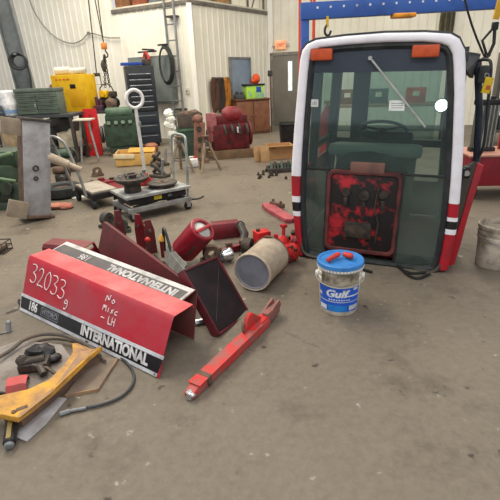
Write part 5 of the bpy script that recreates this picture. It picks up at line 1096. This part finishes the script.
kc = thing('cable_coil', 'big oval black cable coil hanging beside the ladder', 'cable', tuple(lwf @ Vector((xc, -.34, zb))), RZL); hh = zc-zb
mb = MB(); mb.box((-.12, .12, hh+.02), (.06, .34, .04)); mb.box((-.06, 0, hh+.02), (.3, .05, .04)); P('hanger', mb, BLACK, kc)
for k in range(3):
    mb = MB(); mb.tube([((.22-.02*k)*math.cos(R(a)), -.03*k, hh*.5+(hh*.5-.03*k)*math.sin(R(a))) for a in range(0, 360, 15)], .022, 8, True); P('cable_loop', mb, RUBBER, kc)
lx0, _ = lw(174, 60); lx1, _ = lw(183, 60)
ld_ = thing('steel_ladder', 'grey steel ladder up the white wall to the mezzanine', 'ladder', tuple(lwf @ Vector(((lx0+lx1)/2, -.20, 0))), RZL)
lw_ = (lx1-lx0)/2
for s in (-1, 1):
    mb = MB(); mb.box((s*lw_, 0, 2.2), (.035, .06, 4.4), bev=.004); P('rail', mb, STEEL, ld_)
for k in range(12):
    mb = MB(); mb.cyl((-lw_, 0, .3+.36*k), (lw_, 0, .3+.36*k), .016, n=8); P('rung', mb, GREY, ld_)
for z in (.8, 3.0):
    mb = MB(); mb.box((0, .11, z), (lw_*2, .20, .04)); P('stand_off', mb, DSTEEL, ld_)
sw = thing('light_switch', 'small pale switch plate on the white wall right of the ladder', 'switch', tuple(lwf @ Vector((lw(191, 91)[0]-.1, -.03, lw(191, 91)[1]))), RZL)
mb = MB(); mb.box((0, 0, 0), (.1, .03, .15), bev=.004); P('plate', mb, CREAM, sw)
mb = MB(); mb.box((0, -.02, 0), (.03, .02, .05)); P('toggle', mb, GREY, sw)
# black roller cabinet
rb = thing('roller_cabinet', 'tall black roller tool cabinet with silver drawer pulls in front of the electric panel', 'tool cabinet', (-2.50, 11.25, 0), 20)
mb = MB(); mb.box((0, 0, .46), (.66, .46, .76), bev=.01); P('lower_body', mb, mat('slate_blue_cabinet', (44, 52, 62), .5, 0, (38, 44, 52), .5, 4), rb)
mb = MB(); mb.box((0, 0, 1.36), (.66, .46, 1.04), bev=.01); P('upper_body', mb, mat('soft_black', (38, 42, 48), .45, 0, (54, 56, 60), .5, 5), rb)
for k in range(7):
    mb = MB(); mb.box((-.02, -.24, .92+.125*k), (.56, .02, .11), bev=.003); d_ = P('drawer', mb, mat('soft_black', (1, 1, 1)), rb)
    mb = MB(); mb.box((-.02, -.256, .945+.125*k), (.50, .014, .022)); P('pull', mb, CHROME, d_)
for k in range(3):
    mb = MB(); mb.box((-.0, -.24, .2+.24*k), (.58, .02, .21), bev=.003); d_ = P('drawer', mb, mat('slate_blue_cabinet', (1, 1, 1)), rb)
    mb = MB(); mb.box((0, -.256, .27+.24*k), (.5, .014, .02)); P('pull', mb, STEEL, d_)
for x in (-.26, .26):
    for y in (-.16, .16):
        mb = MB(); mb.cyl((x-.02, y, .05), (x+.02, y, .05), .05, n=14); P('wheel', mb, BLACK, rb)
RBM = Matrix.Translation((-2.50, 11.25, 0)) @ Matrix.Rotation(R(20), 4, 'Z')
mb = MB(); mb.M = RBM; mb.box((-.16, -.06, 1.905), (.46, .36, .02)); 
for (cx, cy, dx, dy) in ((-.16, -.24, .46, .01), (-.16, .12, .46, .01), (-.39, -.06, .01, .36), (.07, -.06, .01, .36)): mb.box((cx, cy, 1.925), (dx, dy, .06))
loose('parts_tray', mb, BLUE, 'shallow blue tray on top of the black roller cabinet', 'tray')
mb = MB(); mb.M = RBM; mb.box((.2, -.05, 1.95), (.2, .2, .14), bev=.02); mb.cyl((.2, -.05, 2.02), (.2, -.05, 2.12), .03); loose('grease_tub', mb, GREASE, 'dark tub on top of the black roller cabinet, right of the blue tray', 'tub')

# ------------------------------------------------------------------ hanging things on the left wall and the column
def chain(mb, a, b, n, r=.018):
    a, b = Vector(a), Vector(b); d = (b-a)/n; T0 = d.to_track_quat('Z', 'Y').to_matrix().to_4x4(); l = d.length*.68
    for i in range(n):
        mb.tube([(r*math.cos(R(q)), 0, l*math.sin(R(q))) for q in range(0, 360, 45)], r*.36, 5, True, M=Matrix.Translation(a+d*(i+.5)) @ T0 @ Matrix.Rotation(R(90*(i % 2)), 4, 'Z'))
h1 = deep(104, 46, 11.2); ch = thing('chain_hoist', 'orange-hooked chain hoist hanging on two thin lines before the left wall', 'chain hoist', h1+Vector((0, 0, -.06)))
b_ = h1+Vector((0, 0, -.06))
for s, top_ in ((0, deep(95, 0, 11.2)), (1, deep(97, -8, 11.2))):
    mb = MB(); mb.tube([top_-b_+Vector((0, 0, 1.5)), top_-b_, Vector((0, 0, .12))], .012, 6); P('line', mb, DSTEEL, ch)
mb = MB(); mb.box((0, 0, .06), (.13, .08, .14), bev=.02); P('hook_block', mb, mat('hoist_orange', (232, 140, 66), .5), ch)
mb = MB(); mb.tube([(.02, 0, 0), (.02, 0, -.06), (.07, 0, -.13), (.02, 0, -.2), (-.03, 0, -.14)], .018, 8, smooth=2); P('hook', mb, DSTEEL, ch)
c2 = thing('chain_bundle', 'dark bundle of chain hanging under the orange hook', 'chain', deep(107, 88, 11.2))
e_ = deep(104, 53, 11.2)-deep(107, 88, 11.2)
for s in range(3):
    mb = MB(); chain(mb, e_+Vector((.0, 0, -.04)), (-.04+.05*s, .02*s, .35*(s == 1)+.02), 14, .026); P('strand', mb, GREASE, c2)
mb = MB(); mb.ball((.0, 0, e_.z-.28), (.06, .05, .13), jit=.15); P('gathered_links', mb, DSTEEL, c2)
q0, q1 = deep(88, -4, 11.4), deep(97, 76, 11.4)
wl_ = thing('pull_line', 'single thin black line hanging left of the orange-hooked hoist', 'line', q1)
mb = MB(); mb.tube([q0-q1+Vector((-.1, 0, 1.4)), q0-q1, (0, 0, .05)], .014, 6); P('line', mb, DSTEEL, wl_)
mb = MB(); mb.box((0, 0, .03), (.16, .04, .08), bev=.01); mb.tube([(-.07, 0, 0), (-.08, 0, -.2), (.08, 0, -.2), (.07, 0, 0)], .012); P('handle', mb, DSTEEL, wl_)
def onleft(px, py, off): t, z = face_t(px, py, corner, lf); p = lwf @ Vector((-t, -off, z)); return p
pp_ = [onleft(x, y, .08) for x, y in ((29, -12), (34, 8), (44, 24), (55, 36), (66, 42), (76, 44), (85, 40), (90, 33), (98, 34), (108, 38), (122, 38))]
c_ = pp_[4]; dc = thing('drooping_cable', 'thin grey cable drooping across the upper left white wall', 'cable', c_)
mb = MB(); mb.tube([p-c_ for p in pp_], .016, 6, smooth=2); P('cable', mb, mat('faded_cable', (150, 146, 138), .6), dc)
mb = MB(); k_ = onleft(90, 33, .06)-c_; mb.box(k_, (.06, .08, .06)); P('clip', mb, GREY, dc)
cn = thing('conduit_pipe', 'thin dark conduit running down beside the steel column', 'pipe', deep(24, 92, 10.6))
mb = MB(); mb.tube([deep(6, -6, 10.6)-deep(24, 92, 10.6), deep(16, 45, 10.6)-deep(24, 92, 10.6), (0, 0, 0), (0.02, 0, -.9)], .022, 8); P('pipe', mb, DSTEEL, cn)
hc = thing('hose_coil', 'coiled dark hose hung on the foot of the steel column', 'hose', deep(22, 72, 9.6))
for k in range(3):
    mb = MB(); mb.torus((.0, -.04*k, .20), .13+.012*k, .024, 24, 8, rot=(80, 0, 20)); P('coil', mb, RUBBER, hc)
mb = MB(); mb.tube([(.13, 0, .2), (.15, 0, -.1), (.12, 0, -.35)], .02, smooth=1); P('tail', mb, RUBBER, hc)
mb = MB(); mb.cyl((-.02, .2, .33), (-.02, -.12, .33), .02); P('peg', mb, STEEL, hc)

# ------------------------------------------------------------------ mezzanine: railing and stored boxes
ml = thing('mezzanine_railing', 'thin steel railing along the mezzanine edge above the office side wall', 'railing', tuple(wf @ Vector((0, .03, H1+.12))), math.degrees(math.atan2(rf.y, rf.x)))
for k in range(5):
    mb = MB(); mb.box((.1+k*.8, 0, .55), (.05, .05, 1.1)); P('post', mb, mat('rail_grey', (110, 106, 100), .5), ml)
for z in (.55, 1.08):
    mb = MB(); mb.box((1.7, 0, z), (3.3, .04, .04)); P('rail', mb, mat('rail_grey', (1, 1, 1)), ml)
mb = MB(); mb.cyl((2.7, 0, .0), (3.28, 0, 1.05), .02); P('brace', mb, mat('rail_grey', (1, 1, 1)), ml)
bxs = ((-2.28, .34, .5, .5, 'brown carton at the left end of the mezzanine edge', (142, 98, 66)), (-1.72, .36, .46, .55, 'reddish brown carton second from left on the mezzanine', (150, 84, 58)), (-1.18, .4, .5, .46, 'grey-blue bin third from left on the mezzanine', (112, 118, 128)), (-.64, .34, .46, .5, 'dark tan carton on the mezzanine left of the ladder top', (160, 124, 84)))
for x, y, w, h, lab, c in bxs:
    t = thing('stored_carton', lab, 'box', tuple(lwf @ Vector((x+.05, y, H1+.12))), RZL+rnd.uniform(-6, 6), 'boxes stored on the mezzanine')
    m_ = mat('carton_'+str(c[0]), c, .8); mb = MB(); mb.box((0, 0, h/2), (w, .4, h), bev=.004); P('carton', mb, m_, t)
    mb = MB(); mb.box((0, 0, h+.002), (w*.98, .06, .004), bev=0); mb.box((0, -.202, h*.85), (.06, .004, h*.3), bev=0); P('tape', mb, CARD, t)
for x, lab in ((1.0, 'tan carton on the mezzanine just right of the wall corner'), (1.75, 'second tan carton right of the wall corner on the mezzanine')):
    t = thing('stored_carton', lab, 'box', tuple(wf @ Vector((x, .5, H1+.12))), math.degrees(math.atan2(rf.y, rf.x)), 'boxes stored on the mezzanine')
    mb = MB(); mb.box((0, 0, .2), (.5, .42, .4), bev=.004); P('carton', mb, CARD, t)
    mb = MB(); mb.box((0, -.212, .3), (.06, .004, .2), bev=0); P('tape', mb, TAN, t)

# ------------------------------------------------------------------ right: gantry, slings, cart, radiators
ga = thing('gantry_crane', 'blue steel gantry crane whose beam crosses the top right behind the cab', 'gantry crane', (.98, 7.5, 0))
mb = MB(); mb.box((2.4, 0, 2.47), (4.9, .16, .23), rot=(0, -.8, 0), bev=.008); bm__ = P('beam', mb, mat('gantry_blue', (46, 86, 162), .5, 0, (36, 70, 140), .4, 3, .03), ga)
for k in range(22):
    mb = MB(); mb.cyl((.2+.2*k, -.079, 2.475+.0028*k), (.2+.2*k, -.083, 2.475+.0028*k), .018, n=10); P('hole', mb, mat('hole_white', (206, 214, 226), .5, bump=0), bm__)
for x in (.02, 4.6):
    mb = MB(); mb.box((x, 0, 1.2), (.12, .12, 2.3), bev=.006); P('leg', mb, mat('gantry_blue', (1, 1, 1)), ga)
    mb = MB(); mb.box((x, 0, .05), (.2, .9, .1), bev=.008); P('foot', mb, mat('gantry_blue', (1, 1, 1)), ga)
mb = MB(); mb.box((1.53, -.04, 2.32), (.34, .22, .06), bev=.02); P('trolley', mb, mat('trolley_orange', (226, 150, 40), .5), ga)
rk = thing('lattice_post', 'orange-red steel lattice post standing behind the left of the cab', 'rack post', (1.12, 8.3, 0), 0)
ORL = mat('orange_red_steel', (206, 74, 48), .5, 0, (176, 60, 42), .5, 6)
for x in (-.1, .14):
    mb = MB(); mb.box((x, 0, 1.7), (.045, .06, 3.4)); P('upright', mb, ORL, rk)
for k in range(8):
    mb = MB(); mb.cyl((-.1 if k % 2 else .14, 0, .2+.4*k), (.14 if k % 2 else -.1, 0, .6+.4*k), .014, n=6); P('lattice', mb, ORL, rk)
for i, (px, Y, lab) in enumerate(((327, 7.4, 'yellow and black load hook hanging from the blue beam behind the cab roof'),)):
    b_ = deep(px, 36, Y); t = thing('load_hook', lab, 'hook', b_); topz = 2.35-b_.z
    mb = MB(); mb.tube([(0, 0, topz), (0, 0, .12)], .02, 8); P('strap', mb, mat('strap_yellow', (206, 168, 40), .6), t)
    mb = MB(); mb.tube([(0, 0, .16), (-.04, 0, .1), (-.03, 0, .02), (.03, 0, .0), (.06, 0, .07)], .018, 8, smooth=2); P('hook', mb, BLACK, t)
tt, zz = face_t(447, 20, inner, rw)
bwf = basis((inner.x, inner.y, 0), rw)
hs2 = thing('strap_bundle', 'dark olive and yellow strap bundle hanging on the back wall above the cab roof', 'straps', tuple(bwf @ Vector((tt, -.1, zz-.5))), math.degrees(math.atan2(rw.y, rw.x)))
for k in range(4):
    mb = MB(); x0 = -.09+.06*k; mb.tube([(x0, -.03, .9), (x0-.06, -.04, .8), (x0-.07, -.03-.01*k, .2), (x0, -.04, .02*k), (x0+.07, -.03, .2), (x0+.06, -.04, .8)], .035, 8, True, smooth=2); P('loop', mb, (mat('olive_strap', (96, 92, 60), .8), mat('dark_strap', (66, 62, 54), .8))[k % 2], hs2)
mb = MB(); mb.box((-.05, -.08, .08), (.25, .05, .16), bev=.02); P('tie', mb, mat('yellow_tie', (206, 196, 50), .7), hs2)
# sling from the beam down to the cab
sl = thing('lifting_sling', 'yellow lifting sling with black tongs hooked over the right of the cab', 'lifting sling', deep(486, 58, 4.5))
b_ = deep(486, 58, 4.5)
mb = MB(); mb.box((deep(498, 6, 4.5)-b_)+Vector((.02, 0, .1)), (.055, .02, .42), rot=(0, 6, 0), bev=.004); P('strap', mb, mat('sling_yellow', (226, 178, 50), .7, 0, (200, 150, 50), .5, 10), sl)
mb = MB(); a = deep(495, 26, 4.5)-b_; mb.box(a, (.06, .03, .07), bev=.01); mb.tube([a, a+Vector((-.10, 0, -.12)), (-.0, 0, .03)], .013, 8); mb.tube([a, a+Vector((.015, 0, -.15)), (.02, 0, .02)], .016, 8); mb.tube([(-.02, 0, .04), (.0, 0, -.01), (.03, 0, .03)], .016, 8); P('tongs', mb, BLACK, sl)
rp = thing('hanging_rope', 'thin black rope slanting from the blue beam down to the tongs', 'rope', deep(485, 58, 4.6))
mb = MB(); mb.torus((0, 0, .0), .022, .008, 14, 6, rot=(90, 0, 0)); P('eye', mb, STEEL, rp)
mb = MB(); mb.tube([deep(464, 0, 4.6)-deep(485, 58, 4.6)+Vector((-.06, 0, .2)), deep(466, 6, 4.6)-deep(485, 58, 4.6), deep(474, 32, 4.6)-deep(485, 58, 4.6), (0, 0, 0)], .010, 6, smooth=1); P('rope', mb, BLACK, rp)
yt_ = thing('yellow_tag', 'yellow plastic tag hanging on the cab mirror bracket', 'tag', deep(486, 94, 3.35))
tag_top = deep(484, 80, 3.35)-deep(486, 94, 3.35)
mb = MB(); mb.box((0, 0, .06), (.062, .012, .11), rot=(0, 10, 0), bev=.003); P('tag_body', mb, mat('tag_yellow', (226, 190, 30), .5), yt_)
mb = MB(); mb.torus((-.015, 0, .125), .016, .004, 14, 5, rot=(90, 0, 0)); P('ring', mb, STEEL, yt_)
mb = MB(); mb.box((.004, -.008, .045), (.03, .004, .03), rot=(0, 10, 0), bev=0); P('print', mb, mat('tag_red', (190, 90, 50), .5), yt_)
rk_ = thing('red_tool_cart', 'low red steel cart with dusty top at the right edge beside the cab', 'tool cart', (3.15, 5.35, 0), -6)
mb = MB(); mb.box((.05, .1, .36), (.95, .62, .36), bev=.012); P('body', mb, mat('cart_red', (140, 26, 42), .5, 0, (116, 26, 38), .5, 5), rk_)
mb = MB(); mb.box((.05, .1, .55), (.98, .66, .025), bev=.006); P('top', mb, mat('dusty_pink_top', (182, 136, 118), .8, 0, (156, 110, 96), .5, 6), rk_)
for x in (-.3, .4):
    for y in (-.1, .3):
        mb = MB(); mb.cyl((x-.03, y, .09), (x+.03, y, .09), .09, n=18, bev=.01); P('wheel', mb, RUBBER, rk_)
RKM = Matrix.Translation((3.15, 5.35, .5625)) @ Matrix.Rotation(R(-6), 4, 'Z')
rd = thing('radiator_core', 'grey finned radiator core standing on the red cart behind the cab mirror', 'radiator', tuple(RKM @ Vector((-.20, .08, 0))), -6)
mb = MB(); mb.box((0, 0, .30), (.26, .08, .52), bev=.004); P('core', mb, mat('fin_grey', (96, 100, 94), .6, .2, (70, 74, 68), .5, 20), rd)
for k in range(6):
    mb = MB(); mb.box((-.11+.044*k, -.045, .30), (.012, .012, .5), bev=0); P('fin', mb, GALV, rd)
mb = MB(); mb.box((0, 0, .025), (.3, .11, .05), bev=.01); P('tank', mb, BLACK, rd); mb = MB(); mb.cyl((.05, 0, .61), (.05, 0, .65), .03); mb.box((0, 0, .585), (.3, .11, .06), bev=.01); P('tank', mb, BLACK, rd)
rp_ = thing('red_guard_panel', 'orange-red guard panel standing on the red cart at the right picture edge', 'guard panel', tuple(RKM @ Vector((.22, .2, 0))), -6)
mb = MB(); mb.box((.06, 0, .25), (.46, .04, .5), bev=.006); P('panel', mb, mat('orange_red_panel', (178, 74, 58), .6, 0, (150, 60, 50), .5, 5), rp_)
mb = MB(); mb.tube([(-.15, -.03, .02), (-.16, -.03, .3), (-.1, -.03, .5), (.1, -.03, .55)], .015, smooth=1); P('edge_tube', mb, GREASE, rp_)
sh = thing('storage_shelf', 'dark shelf of machine parts against the back wall at the right picture edge', 'shelf unit', (6.0, 9.0, 0), -20)
for z in (.3, .9, 1.5):
    mb = MB(); mb.box((0, 0, z), (1.8, .5, .05)); P('shelf', mb, DGREY, sh)
for x in (-.88, .88):
    mb = MB(); mb.box((x, 0, .9), (.06, .5, 1.8)); P('upright', mb, DSTEEL, sh)
rr = random.Random(21)
for i, (x, z, c, lab) in enumerate(((-.6, .325, (70, 76, 78), 'dark machine part at the left of the bottom shelf on the right'), (0, .325, (120, 60, 56), 'red machine part mid bottom shelf on the right'), (-.5, .925, (60, 64, 66), 'dark machine part at the left of the middle shelf on the right'), (.2, .925, (92, 84, 74), 'brown machine part on the middle shelf on the right'), (-.4, 1.525, (52, 56, 60), 'black machine part on the top shelf on the right'), (.3, 1.525, (130, 120, 100), 'tan machine part on the top shelf on the right'))):
    p = Matrix.Translation((6.0, 9.0, 0)) @ Matrix.Rotation(R(-20), 4, 'Z') @ Vector((x, 0, z)); t = thing('machine_part', lab, 'machine part', p, rr.uniform(-20, 10))
    mb = MB(); mb.box((0, 0, .13), (.36, .28, .26), bev=.04); mb.cyl((0, -.14, .15), (0, -.2, .15), .09, n=16); P('casting', mb, mat('part_%d' % i, c, .6), t)
    mb = MB(); mb.cyl((.1, 0, .26), (.1, 0, .36), .04); P('spigot', mb, STEEL, t)
# seen through the glass: a red hose reel and workbench clutter behind the cab
gr = thing('gas_cylinder', 'red gas cylinder standing behind the cab, seen through its left window', 'gas cylinder', (1.30, 7.05, 0))
mb = MB(); mb.lathe([(0, 0), (.11, 0), (.115, .02), (.115, .85), (.09, .96), (.045, 1.02), (.04, 1.06), (0, 1.06)], 24); P('bottle', mb, mat('cylinder_red', (186, 40, 44), .45), gr)
mb = MB(); mb.cyl((0, 0, 1.06), (0, 0, 1.15), .025); mb.cyl((-.05, 0, 1.13), (.05, 0, 1.13), .02); P('valve', mb, mat('brass', (176, 150, 80), .35, .7), gr)
bench('pale workbench against the back wall, seen through the cab glass', (3.3, 10.4, 0), -18, 2.6, .7, .85, mat('bench_tan', (150, 126, 96), .6))
for i, (x, c, lab) in enumerate(((-.9, (120, 90, 60), 'brown box on the pale back workbench, left one'), (-.2, (84, 100, 96), 'grey-green box in the middle of the pale back workbench'), (.6, (196, 96, 70), 'orange box at the right of the pale back workbench'))):
    p = Matrix.Translation((3.3, 10.4, .85)) @ Matrix.Rotation(R(-18), 4, 'Z') @ Vector((x, .05, 0)); t = thing('parts_box', lab, 'box', p, -18)
    mb = MB(); mb.box((0, 0, .16), (.42, .3, .32), bev=.01); P('carton', mb, mat('pbox_%d' % i, c, .7), t)
    mb = MB(); mb.box((0, -.155, .2), (.14, .006, .1), bev=0); P('sticker_or_glare', mb, CREAM, t)

mb = MB(); c = ground(152, 152); mb.lathe([(0, 0), (.13, 0), (.16, .06), (.15, .16), (.10, .2), (0, .2)], 20, M=Matrix.Translation(c)); loose('copper_pot', mb, mat('copper_brown', (164, 104, 78), .6, 0, (128, 84, 66), .5, 7), 'squat copper-brown pot on the floor behind the jagged black linkage', 'pot')
for i, (px, rz, m1, m2, lab) in enumerate((((98, 176), 30, RUST, DSTEEL, 'rusty bearing block on bare floor behind the platform cart'), ((122, 232), 10, DGREEN, GREASE, 'dark green valve block under the front of the lift table'), ((108, 226), 60, DSTEEL, RUST, 'dark steel bearing block left of the valve block under the lift table'), ((212, 262), 15, RUST, DSTEEL, 'rusty bearing block between the headlamp shroud and shiny lamp bucket'), ((248, 255), 70, GREASE, RUST, 'black greasy bearing block tucked behind the canister'), ((300, 252), 20, DKRED, GREASE, 'small dark red bearing block against the cab foot'))):
    t = thing('bearing_block', lab, 'machine part', ground(*px), rz)
    mb = MB(); mb.box((0, 0, .02), (.20, .10, .04), bev=.006); mb.lathe([(.035, -.04), (.075, -.04), (.08, 0), (.075, .04), (.035, .04), (.035, -.04)], 20, M=basis((0, 0, .09), (0, 0, 1), y=(1, 0, 0))); P('housing', mb, m1, t)
    for x in (-.075, .075):
        mb = MB(); mb.cyl((x, 0, .04), (x, 0, .06), .016, n=6); P('bolt', mb, m2, t)
